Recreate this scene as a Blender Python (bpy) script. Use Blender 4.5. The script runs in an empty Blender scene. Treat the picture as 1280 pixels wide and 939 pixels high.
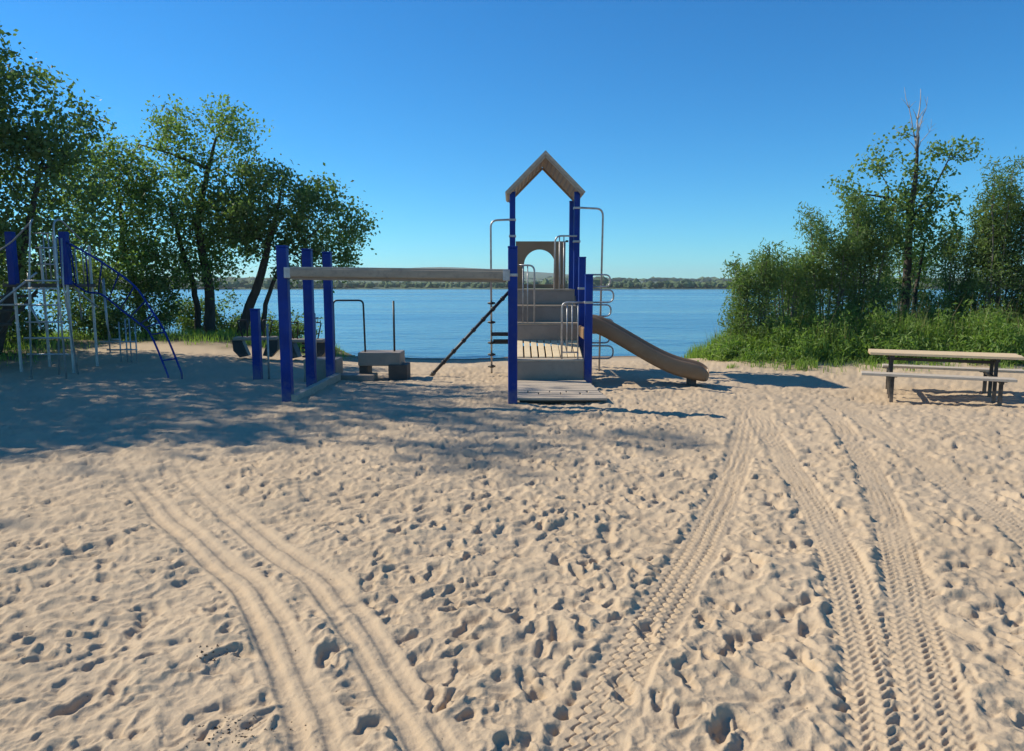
import bpy, bmesh, math, random
import numpy as np
from mathutils import Vector, Matrix

random.seed(7)
R = math.radians
SC = bpy.context.scene
COL = SC.collection

# ------------------------------------------------------------------ camera, sky, sun, exposure
F = 900.0                       # focal length in photo pixels (photo is 1280 wide)
CAMH = 1.70
HORIZON = 358.0
PITCH = math.atan((469.5 - HORIZON) / F)
cd = bpy.data.cameras.new('camera')
cam = bpy.data.objects.new('camera', cd)
COL.objects.link(cam)
cd.sensor_width = 36.0
cd.lens = 36.0 * F / 1280.0
cd.clip_start = 0.05
cd.clip_end = 12000.0
cam.location = (0, 0, CAMH)
cam.rotation_euler = (math.pi / 2 - PITCH, 0, 0)
SC.camera = cam

SUN_EL = R(38.0)
SUN_AZ = R(-70.0)               # clockwise from +Y
sun_dir = Vector((math.sin(SUN_AZ) * math.cos(SUN_EL), math.cos(SUN_AZ) * math.cos(SUN_EL), math.sin(SUN_EL)))
world = bpy.data.worlds.new('World')
SC.world = world
world.use_nodes = True
wn = world.node_tree.nodes
wl = world.node_tree.links
sky = wn.new('ShaderNodeTexSky')
sky.sky_type = 'NISHITA'
sky.sun_disc = False
sky.sun_elevation = SUN_EL
sky.sun_rotation = SUN_AZ
sky.altitude = 700.0
sky.air_density = 1.0
sky.dust_density = 0.0
sky.ozone_density = 6.0
hs = wn.new('ShaderNodeHueSaturation')          # the phone's vivid colour, the same over the whole sky
hs.inputs['Saturation'].default_value = 1.18
wb = wn.new('ShaderNodeMixRGB')
wb.blend_type = 'MULTIPLY'
wb.inputs[0].default_value = 1.0
wb.inputs[2].default_value = (0.53, 1.13, 1.24, 1)
wl.new(sky.outputs[0], hs.inputs['Color'])
wl.new(hs.outputs[0], wb.inputs[1])
wl.new(wb.outputs[0], wn['Background'].inputs[0])
wn['Background'].inputs[1].default_value = 0.105
sl = bpy.data.lights.new('sun', 'SUN')
sun = bpy.data.objects.new('sun', sl)
COL.objects.link(sun)
sl.energy = 5.0
sl.angle = R(0.53)
sl.color = (1.0, 0.915, 0.765)
sun.rotation_euler = sun_dir.to_track_quat('Z', 'Y').to_euler()
sun.location = sun_dir * 60
SC.view_settings.view_transform = 'Standard'
SC.view_settings.look = 'None'
SC.view_settings.exposure = 0.22
SC.view_settings.gamma = 1.0
SC.render.engine = 'CYCLES'
SC.cycles.use_denoising = True
SC.cycles.max_bounces = 6
SC.cycles.transparent_max_bounces = 8


def gp(px, py, z=0.0):
    """photo pixel -> point on the horizontal plane at height z"""
    u = (px - 640.0) / F
    v = (py - 469.5) / F
    fwd = math.cos(PITCH) - v * math.sin(PITCH)
    dn = v * math.cos(PITCH) + math.sin(PITCH)
    t = (CAMH - z) / dn
    return (u * t, fwd * t)


# ------------------------------------------------------------------ materials
def new_mat(name):
    m = bpy.data.materials.new(name)
    m.use_nodes = True
    nt = m.node_tree
    return m, nt, nt.nodes['Principled BSDF']


def simple(name, col, rough=0.5, var=0.12, scale=6.0, bump=0.0, bscale=40.0, metal=0.0, dirt=None, stretch=None, spec=0.5):
    m, nt, b = new_mat(name)
    N, L = nt.nodes, nt.links
    tc = N.new('ShaderNodeTexCoord')
    mp = N.new('ShaderNodeMapping')
    if stretch:
        mp.inputs['Scale'].default_value = stretch
    L.new(tc.outputs['Object'], mp.inputs[0])
    no = N.new('ShaderNodeTexNoise')
    no.inputs['Scale'].default_value = scale
    no.inputs['Detail'].default_value = 6
    L.new(mp.outputs[0], no.inputs['Vector'])
    rp = N.new('ShaderNodeValToRGB')
    c = Vector(col)
    rp.color_ramp.elements[0].position = 0.3
    rp.color_ramp.elements[1].position = 0.7
    rp.color_ramp.elements[0].color = (*(c * (1 - var)), 1)
    rp.color_ramp.elements[1].color = (*[min(1, x * (1 + var)) for x in c], 1)
    L.new(no.outputs[0], rp.inputs[0])
    out = rp.outputs[0]
    if dirt:
        n2 = N.new('ShaderNodeTexNoise')
        n2.inputs['Scale'].default_value = scale * 2.7
        n2.inputs['Detail'].default_value = 8
        n2.inputs['Roughness'].default_value = 0.7
        L.new(tc.outputs['Object'], n2.inputs['Vector'])
        r2 = N.new('ShaderNodeValToRGB')
        r2.color_ramp.elements[0].position = 0.52
        r2.color_ramp.elements[1].position = 0.72
        L.new(n2.outputs[0], r2.inputs[0])
        mx = N.new('ShaderNodeMixRGB')
        ml = N.new('ShaderNodeMath'); ml.operation = 'MULTIPLY'
        ml.inputs[1].default_value = dirt[3]
        L.new(r2.outputs[0], ml.inputs[0])
        L.new(ml.outputs[0], mx.inputs[0])
        L.new(out, mx.inputs[1])
        mx.inputs[2].default_value = (*dirt[:3], 1)
        out = mx.outputs[0]
    L.new(out, b.inputs['Base Color'])
    b.inputs['Roughness'].default_value = rough
    b.inputs['Metallic'].default_value = metal
    b.inputs['Specular IOR Level'].default_value = spec
    if bump:
        n3 = N.new('ShaderNodeTexNoise')
        n3.inputs['Scale'].default_value = bscale
        n3.inputs['Detail'].default_value = 5
        L.new(mp.outputs[0], n3.inputs['Vector'])
        bp = N.new('ShaderNodeBump')
        bp.inputs['Strength'].default_value = bump
        bp.inputs['Distance'].default_value = 0.01
        L.new(n3.outputs[0], bp.inputs['Height'])
        L.new(bp.outputs[0], b.inputs['Normal'])
    return m


def leaf_mat(name, c0, c1, trans=0.35, tcol=None):
    m, nt, b = new_mat(name)
    N, L = nt.nodes, nt.links
    at = N.new('ShaderNodeAttribute')
    at.attribute_name = 'leafvar'
    rp = N.new('ShaderNodeValToRGB')
    rp.color_ramp.elements[0].color = (*c0, 1)
    rp.color_ramp.elements[1].color = (*c1, 1)
    L.new(at.outputs['Fac'], rp.inputs[0])
    L.new(rp.outputs[0], b.inputs['Base Color'])
    b.inputs['Roughness'].default_value = 0.55
    b.inputs['Specular IOR Level'].default_value = 0.35
    tr = N.new('ShaderNodeBsdfTranslucent')
    if tcol is None:
        tcol = (1.08, 1.22, 0.55)
    mu = N.new('ShaderNodeMixRGB'); mu.blend_type = 'MULTIPLY'; mu.inputs[0].default_value = 1
    L.new(rp.outputs[0], mu.inputs[1])
    mu.inputs[2].default_value = (*tcol, 1)
    L.new(mu.outputs[0], tr.inputs[0])
    mx = N.new('ShaderNodeMixShader')
    mx.inputs[0].default_value = trans
    L.new(b.outputs[0], mx.inputs[1])
    L.new(tr.outputs[0], mx.inputs[2])
    L.new(mx.outputs[0], N['Material Output'].inputs[0])
    return m


def ground_mat():
    m, nt, b = new_mat('sand')
    N, L = nt.nodes, nt.links
    tc = N.new('ShaderNodeTexCoord')

    def noise(s, d, r=0.55):
        n = N.new('ShaderNodeTexNoise')
        n.inputs['Scale'].default_value = s
        n.inputs['Detail'].default_value = d
        n.inputs['Roughness'].default_value = r
        L.new(tc.outputs['Object'], n.inputs['Vector'])
        return n.outputs[0]

    def mix(fac, a, c):
        x = N.new('ShaderNodeMixRGB')
        for i, v in ((0, fac), (1, a), (2, c)):
            if isinstance(v, tuple):
                x.inputs[i].default_value = (*v, 1)
            elif isinstance(v, float):
                x.inputs[i].default_value = v
            else:
                L.new(v, x.inputs[i])
        return x.outputs[0]

    def ramp(v, p0, p1, lo=0.0, hi=1.0):
        x = N.new('ShaderNodeMapRange')
        x.inputs[1].default_value = p0
        x.inputs[2].default_value = p1
        x.inputs[3].default_value = lo
        x.inputs[4].default_value = hi
        L.new(v, x.inputs[0])
        return x.outputs[0]
    c = mix(ramp(noise(0.8, 5), 0.35, 0.65), (0.465, 0.352, 0.230), (0.508, 0.390, 0.260))
    c = mix(ramp(noise(5.5, 6), 0.45, 0.7, 0, 0.35), c, (0.50, 0.385, 0.250))
    c = mix(ramp(noise(260.0, 3, 0.7), 0.56, 0.72, 0, 0.55), c, (0.30, 0.23, 0.165))
    c = mix(ramp(noise(420.0, 2, 0.7), 0.58, 0.7, 0, 0.45), c, (0.68, 0.58, 0.45))
    c = mix(ramp(noise(60.0, 4, 0.7), 0.66, 0.74, 0, 0.6), c, (0.20, 0.15, 0.10))
    # wet sand by the water and soil under the vegetation
    aw = N.new('ShaderNodeAttribute'); aw.attribute_name = 'wet'
    c = mix(ramp(aw.outputs['Fac'], 0.0, 1.0, 0, 0.85), c, (0.13, 0.10, 0.075))
    av = N.new('ShaderNodeAttribute'); av.attribute_name = 'soil'
    soil = mix(ramp(noise(3.0, 6), 0.4, 0.6), (0.06, 0.05, 0.032), (0.045, 0.06, 0.022))
    c = mix(av.outputs['Fac'], c, soil)
    L.new(c, b.inputs['Base Color'])
    b.inputs['Roughness'].default_value = 0.92
    b.inputs['Specular IOR Level'].default_value = 0.15
    bp = N.new('ShaderNodeBump')
    bp.inputs['Strength'].default_value = 0.55
    bp.inputs['Distance'].default_value = 0.012
    L.new(noise(45.0, 8, 0.62), bp.inputs['Height'])
    b2 = N.new('ShaderNodeBump')
    b2.inputs['Strength'].default_value = 0.35
    b2.inputs['Distance'].default_value = 0.003
    L.new(noise(330.0, 3, 0.7), b2.inputs['Height'])
    L.new(bp.outputs[0], b2.inputs['Normal'])
    L.new(b2.outputs[0], b.inputs['Normal'])
    return m


def water_mat():
    m, nt, b = new_mat('lake_water')
    N, L = nt.nodes, nt.links
    tc = N.new('ShaderNodeTexCoord')
    b.inputs['Base Color'].default_value = (0.072, 0.205, 0.295, 1)
    b.inputs['Roughness'].default_value = 0.16
    b.inputs['IOR'].default_value = 1.33
    wp_ = N.new('ShaderNodeTexNoise'); wp_.inputs['Scale'].default_value = 0.035; wp_.inputs['Detail'].default_value = 4
    wm = N.new('ShaderNodeMapping'); wm.inputs['Scale'].default_value = (0.25, 1, 1)
    L.new(tc.outputs['Object'], wm.inputs[0]); L.new(wm.outputs[0], wp_.inputs['Vector'])
    wr = N.new('ShaderNodeMapRange'); wr.inputs[1].default_value = 0.35; wr.inputs[2].default_value = 0.65
    wr.inputs[3].default_value = 0.08; wr.inputs[4].default_value = 0.26
    L.new(wp_.outputs[0], wr.inputs[0]); L.new(wr.outputs[0], b.inputs['Roughness'])
    prev = None
    for sc, st, di, strch in ((0.16, 0.8, 0.55, (0.55, 1, 1)), (0.9, 1.0, 0.16, (0.6, 1, 1)), (4.0, 1.0, 0.045, (0.7, 1, 1))):
        mp = N.new('ShaderNodeMapping')
        mp.inputs['Scale'].default_value = strch
        mp.inputs['Rotation'].default_value = (0, 0, 0.12)
        L.new(tc.outputs['Object'], mp.inputs[0])
        n = N.new('ShaderNodeTexNoise')
        n.inputs['Scale'].default_value = sc
        n.inputs['Detail'].default_value = 4
        L.new(mp.outputs[0], n.inputs['Vector'])
        bp = N.new('ShaderNodeBump')
        bp.inputs['Strength'].default_value = st
        bp.inputs['Distance'].default_value = di
        L.new(n.outputs[0], bp.inputs['Height'])
        if prev:
            L.new(prev.outputs[0], bp.inputs['Normal'])
        prev = bp
    L.new(prev.outputs[0], b.inputs['Normal'])
    return m


M = {
    'sand': ground_mat(),
    'water': water_mat(),
    'blue': simple('blue_plastic', (0.0015, 0.028, 0.210), 0.5, 0.22, 3.0, 0.15, 60, dirt=(0.05, 0.07, 0.16, 0.3), spec=0.25),
    'tan': simple('tan_plastic_lumber', (0.36, 0.28, 0.195), 0.6, 0.12, 5.0, 0.25, 30, dirt=(0.13, 0.11, 0.09, 0.5), stretch=(0.4, 3, 3)),
    'riser': simple('weathered_taupe_panel', (0.285, 0.225, 0.172), 0.6, 0.1, 4.0, 0.2, 30, dirt=(0.17, 0.14, 0.11, 0.5)),
    'cream': simple('cream_slat', (0.78, 0.62, 0.39), 0.6, 0.08, 7.0, 0.2, 35, dirt=(0.42, 0.34, 0.24, 0.4)),
    'brown': simple('brown_slide_plastic', (0.27, 0.165, 0.085), 0.45, 0.1, 3.0, 0.08, 30, dirt=(0.26, 0.20, 0.14, 0.4)),
    'slide': simple('slide_plastic', (0.205, 0.128, 0.070), 0.42, 0.1, 3.0, 0.08, 30, dirt=(0.26, 0.20, 0.14, 0.4)),
    'ramp': simple('weathered_ramp_board', (0.44, 0.36, 0.27), 0.75, 0.16, 5.0, 0.4, 30, dirt=(0.24, 0.20, 0.16, 0.6), stretch=(0.5, 4, 4)),
    'steel': simple('galvanised_tube', (0.42, 0.41, 0.40), 0.42, 0.2, 9.0, 0.08, 50, metal=0.55, dirt=(0.16, 0.12, 0.09, 0.5)),
    'dark': simple('black_coated_steel', (0.020, 0.019, 0.019), 0.5, 0.2, 8.0, 0.1, 60),
    'darkwood': simple('dark_brown_post', (0.075, 0.058, 0.045), 0.7, 0.2, 6.0, 0.3, 30),
    'table': simple('table_board', (0.66, 0.49, 0.29), 0.7, 0.14, 4.0, 0.3, 24, dirt=(0.36, 0.27, 0.17, 0.5), stretch=(0.3, 5, 5)),
    'bench': simple('weathered_bench_board', (0.50, 0.425, 0.33), 0.75, 0.14, 4.0, 0.3, 24, dirt=(0.28, 0.24, 0.19, 0.5), stretch=(0.3, 5, 5)),
    'bark': simple('bark', (0.060, 0.048, 0.038), 0.9, 0.35, 9.0, 0.9, 18, stretch=(1, 1, 0.25)),
    'greybark': simple('grey_bark', (0.15, 0.135, 0.115), 0.9, 0.35, 9.0, 0.8, 18, stretch=(1, 1, 0.25)),
    'deadwood': simple('dead_wood', (0.42, 0.38, 0.34), 0.85, 0.2, 9.0, 0.4, 18),
    'leaf_poplar': leaf_mat('poplar_leaf', (0.105, 0.175, 0.052), (0.260, 0.360, 0.120), 0.5),
    'leaf_dark': leaf_mat('dark_poplar_leaf', (0.085, 0.145, 0.052), (0.220, 0.295, 0.105), 0.5),
    'leaf_willow': leaf_mat('willow_leaf', (0.09, 0.155, 0.050), (0.235, 0.320, 0.105), 0.48),
    'leaf_grass': leaf_mat('grass_blade', (0.15, 0.250, 0.045), (0.330, 0.440, 0.110), 0.5),
    'leaf_dry': leaf_mat('dry_grass', (0.24, 0.20, 0.10), (0.36, 0.30, 0.16), 0.3),
    'leaf_weed': leaf_mat('weed_leaf', (0.11, 0.200, 0.040), (0.270, 0.375, 0.100), 0.5),
    'far_leaf': simple('far_woodland', (0.080, 0.120, 0.042), 0.9, 0.4, 0.12),
    'far_land': simple('far_hills', (0.085, 0.125, 0.055), 0.95, 0.3, 0.012),
    'far_sand': simple('far_shore', (0.30, 0.27, 0.20), 0.95, 0.2, 0.05),
    'debris': simple('dry_debris', (0.075, 0.052, 0.034), 0.9, 0.5, 20.0),
}


def scuff(m, col, top):
    """pale sand dust rubbed into the lowest part of the posts"""
    nt = m.node_tree; N, L = nt.nodes, nt.links
    b = N['Principled BSDF']
    src = b.inputs['Base Color'].links[0].from_socket
    ge = N.new('ShaderNodeNewGeometry'); sx = N.new('ShaderNodeSeparateXYZ')
    L.new(ge.outputs['Position'], sx.inputs[0])
    no = N.new('ShaderNodeTexNoise'); no.inputs['Scale'].default_value = 14; no.inputs['Detail'].default_value = 6
    L.new(ge.outputs['Position'], no.inputs['Vector'])
    ad = N.new('ShaderNodeMath'); ad.operation = 'MULTIPLY_ADD'
    L.new(no.outputs[0], ad.inputs[0]); ad.inputs[1].default_value = -0.5
    L.new(sx.outputs[2], ad.inputs[2])
    mr = N.new('ShaderNodeMapRange'); mr.inputs[1].default_value = top; mr.inputs[2].default_value = -0.35
    mr.inputs[3].default_value = 0; mr.inputs[4].default_value = 0.5
    L.new(ad.outputs[0], mr.inputs[0])
    mx = N.new('ShaderNodeMixRGB')
    L.new(mr.outputs[0], mx.inputs[0]); L.new(src, mx.inputs[1]); mx.inputs[2].default_value = (*col, 1)
    L.new(mx.outputs[0], b.inputs['Base Color'])


scuff(M['blue'], (0.30, 0.25, 0.19), 0.02)
scuff(M['dark'], (0.30, 0.24, 0.17), -0.12)


# ------------------------------------------------------------------ mesh helpers
def np_mesh(name, verts, faces, mat, parent=None, smooth=False, attrs=None):
    verts = np.asarray(verts, dtype=np.float32)
    faces = np.asarray(faces, dtype=np.int32)
    k = faces.shape[1]
    me = bpy.data.meshes.new(name)
    me.vertices.add(len(verts))
    me.vertices.foreach_set('co', verts.ravel())
    me.loops.add(faces.size)
    me.loops.foreach_set('vertex_index', faces.ravel())
    me.polygons.add(len(faces))
    me.polygons.foreach_set('loop_start', np.arange(0, faces.size, k, dtype=np.int32))
    if attrs:
        for an, av in attrs.items():
            a = me.attributes.new(an, 'FLOAT', 'POINT')
            a.data.foreach_set('value', np.asarray(av, dtype=np.float32))
    me.update(calc_edges=True)
    me.polygons.foreach_set('use_smooth', np.full(len(faces), smooth, dtype=bool))
    me.materials.append(M[mat])
    o = bpy.data.objects.new(name, me)
    COL.objects.link(o)
    if parent:
        o.parent = parent
    return o


def tag(o, label=None, cat=None, group=None, kind=None):
    if label: o['label'] = label
    if cat: o['category'] = cat
    if group: o['group'] = group
    if kind: o['kind'] = kind
    return o


def thing(name, label, cat, loc, rz=0.0, group=None):
    o = bpy.data.objects.new(name, None)
    COL.objects.link(o)
    o.location = loc
    o.rotation_euler = (0, 0, rz)
    o.empty_display_size = 0.3
    return tag(o, label, cat, group)


class MB:
    """collects shapes into one mesh"""
    def __init__(self):
        self.bm = bmesh.new()

    def box(self, c, s, rot=None, bev=0.008, seg=2):
        r = bmesh.ops.create_cube(self.bm, size=1.0)
        vs = r['verts']
        bmesh.ops.scale(self.bm, vec=s, verts=vs)
        if bev:
            es = list({e for v in vs for e in v.link_edges})
            g = bmesh.ops.bevel(self.bm, geom=es, offset=min(bev, 0.45 * min(s)), segments=seg, affect='EDGES', profile=0.6)
            vs = list({v for f in g['faces'] for v in f.verts} | {v for v in vs if v.is_valid})
            seen, st = set(vs), list(vs)
            while st:
                v = st.pop()
                for e in v.link_edges:
                    w = e.other_vert(v)
                    if w not in seen:
                        seen.add(w); st.append(w)
            vs = list(seen)
        m = Matrix.Translation(Vector(c))
        if rot is not None:
            m = m @ rot
        bmesh.ops.transform(self.bm, matrix=m, verts=vs)
        return self

    def tube(self, pts, r, seg=10, cap=True, fillet=0.0, closed=False):
        pts = [Vector(p) for p in pts]
        if fillet:
            out = [pts[0]]
            for i in range(1, len(pts) - 1):
                a, b, c = pts[i - 1], pts[i], pts[i + 1]
                d0 = (a - b); d1 = (c - b)
                f = min(fillet, d0.length * 0.49, d1.length * 0.49)
                p0 = b + d0.normalized() * f
                p1 = b + d1.normalized() * f
                for k in range(6):
                    t = k / 5
                    out.append((1 - t) ** 2 * p0 + 2 * t * (1 - t) * b + t * t * p1)
            out.append(pts[-1])
            pts = out
        rs = r if isinstance(r, (list, tuple)) else [r] * len(pts)
        n = len(pts)
        up = None
        rings = []
        for i, p in enumerate(pts):
            if closed:
                t = pts[(i + 1) % n] - pts[i - 1]
            else:
                t = pts[min(i + 1, n - 1)] - pts[max(i - 1, 0)]
            if t.length < 1e-9:
                t = Vector((0, 0, 1))
            t.normalize()
            if up is None:
                up = t.orthogonal().normalized()
            up = (up - t * up.dot(t))
            if up.length < 1e-6:
                up = t.orthogonal()
            up.normalize()
            bi = t.cross(up)
            ring = []
            for k in range(seg):
                a = 2 * math.pi * k / seg
                ring.append(self.bm.verts.new(p + (up * math.cos(a) + bi * math.sin(a)) * rs[i]))
            rings.append(ring)
        m = n if closed else n - 1
        for i in range(m):
            A, B = rings[i], rings[(i + 1) % n]
            for k in range(seg):
                f = self.bm.faces.new((A[k], A[(k + 1) % seg], B[(k + 1) % seg], B[k]))
                f.smooth = True
        if cap and not closed:
            self.bm.faces.new(rings[0][::-1])
            self.bm.faces.new(rings[-1])
        return self

    def prism(self, poly, axis, a, b):
        """extrude a closed polygon; axis 'y': poly in (x,z), from y=a to y=b"""
        def P(u, v, w):
            return {'y': (u, w, v), 'x': (w, u, v), 'z': (u, v, w)}[axis]
        A = [self.bm.verts.new(P(u, v, a)) for u, v in poly]
        B = [self.bm.verts.new(P(u, v, b)) for u, v in poly]
        n = len(poly)
        for i in range(n):
            self.bm.faces.new((A[i], A[(i + 1) % n], B[(i + 1) % n], B[i]))
        self.bm.faces.new(A[::-1]); self.bm.faces.new(B)
        return self

    def build(self, name, mat, parent=None, origin=None):
        bmesh.ops.recalc_face_normals(self.bm, faces=self.bm.faces)
        if parent is not None and origin is None:
            origin = parent.get('_org', None)
            origin = Vector(origin) if origin is not None else Vector((0, 0, 0))
        if origin is not None:
            bmesh.ops.translate(self.bm, vec=-Vector(origin), verts=self.bm.verts)
        me = bpy.data.meshes.new(name)
        self.bm.to_mesh(me)
        self.bm.free()
        me.materials.append(M[mat])
        o = bpy.data.objects.new(name, me)
        COL.objects.link(o)
        if parent is not None:
            o.parent = parent
        return o


def wthing(name, label, cat, loc, group=None):
    """a thing whose parts are given in world coordinates"""
    t = thing(name, label, cat, loc, 0, group)
    t['_org'] = tuple(loc)
    return t


def sub(o, parent):
    """make o (already built relative to the thing's base) a sub-part of parent"""
    o.parent = parent
    return o


# ------------------------------------------------------------------ noise
_rng = np.random.default_rng(11)
_T = _rng.random((256, 256)) * 2 * np.pi
_GX, _GY = np.cos(_T), np.sin(_T)


def pn(x, y):
    xi = np.floor(x).astype(int); yi = np.floor(y).astype(int)
    fx = x - xi; fy = y - yi
    u = fx * fx * fx * (fx * (fx * 6 - 15) + 10)
    v = fy * fy * fy * (fy * (fy * 6 - 15) + 10)

    def g(i, j, dx, dy):
        return _GX[i & 255, j & 255] * dx + _GY[i & 255, j & 255] * dy
    a = g(xi, yi, fx, fy); b = g(xi + 1, yi, fx - 1, fy)
    c = g(xi, yi + 1, fx, fy - 1); d = g(xi + 1, yi + 1, fx - 1, fy - 1)
    return (a + u * (b - a)) * (1 - v) + (c + u * (d - c)) * v


def fbm(x, y, o=4, g=0.5):
    s = 0; a = 1.0
    for i in range(o):
        s = s + a * pn(x * 2 ** i + 17.3 * i, y * 2 ** i + 9.1 * i)
        a *= g
    return s


def sst(e0, e1, x):
    t = np.clip((x - e0) / (e1 - e0), 0, 1)
    return t * t * (3 - 2 * t)


# ------------------------------------------------------------------ terrain
WATER_Z = -0.45


def shore_y(x):
    s = 22.0 + 5.5 * sst(-4.0, -8.0, x) + 3.5 * sst(5.2, 9.5, x) + 10.0 * sst(9.5, 16.0, x)
    return s + 0.35 * np.sin(x * 0.6) + 0.15 * np.sin(x * 1.9 + 1)


def base_z(x, y):
    x = np.asarray(x, float); y = np.asarray(y, float)
    t = y - shore_y(x)
    z = np.zeros_like(t)
    # soft fall to the lake
    z = z - 0.12 * sst(-12, -6, t) * sst(-7.5, -3.0, x) * sst(12, 8, x)
    z = z - (0.45 - 0.12 * sst(-7.5, -3.0, x) * sst(12, 8, x)) * sst(-6, 0.0, t)
    z = z - np.clip(t, 0, 40) * 0.12
    # hollow round the picnic table
    z = z - 0.16 * np.exp(-(((x - 6.9) / 3.0) ** 2 + ((y - 11.6) / 2.2) ** 2))
    # vegetated banks
    z = z + 0.22 * sst(-5.5, -9, x) * sst(16.5, 20, y) * sst(0, -4, t)
    z = z + 0.28 * sst(3.6, 6.5, x) * sst(14.6, 17.5, y) * sst(0, -4, t)
    return z


def soil_mask(x, y):
    n = 0.6 * fbm(x * 0.7, y * 0.7, 3)
    left = sst(-3.5, -6.5, x + n) * sst(18.0, 19.6, y + n * 1.5 + 0.20 * (x + 6)) 
    yr = 15.7 - 0.10 * (x - 4)
    right = sst(4.45, 5.2, x + n * 1.0) * sst(yr, yr + 1.4, y + n * 1.4)
    farl = sst(-9.5, -13, x + n) * sst(12.0, 16.0, y + n)
    return np.clip(np.maximum(np.maximum(left, right), farl), 0, 1)


def poly_curve(pix):
    """photo pixels along a track -> smooth x(y) with arc length"""
    P = np.array([gp(a, b) for a, b in pix])
    P = P[np.argsort(P[:, 1])]
    yy = np.linspace(P[0, 1], P[-1, 1], 400)
    xx = np.interp(yy, P[:, 1], P[:, 0])
    w = np.hanning(41); w /= w.sum()
    xp = np.pad(xx, 20, mode='reflect', reflect_type='odd')
    xx = np.convolve(xp, w, 'valid')
    s = np.concatenate([[0], np.cumsum(np.hypot(np.diff(xx), np.diff(yy)))])
    sl_ = np.gradient(xx, yy)
    return yy, xx, s, sl_


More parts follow.
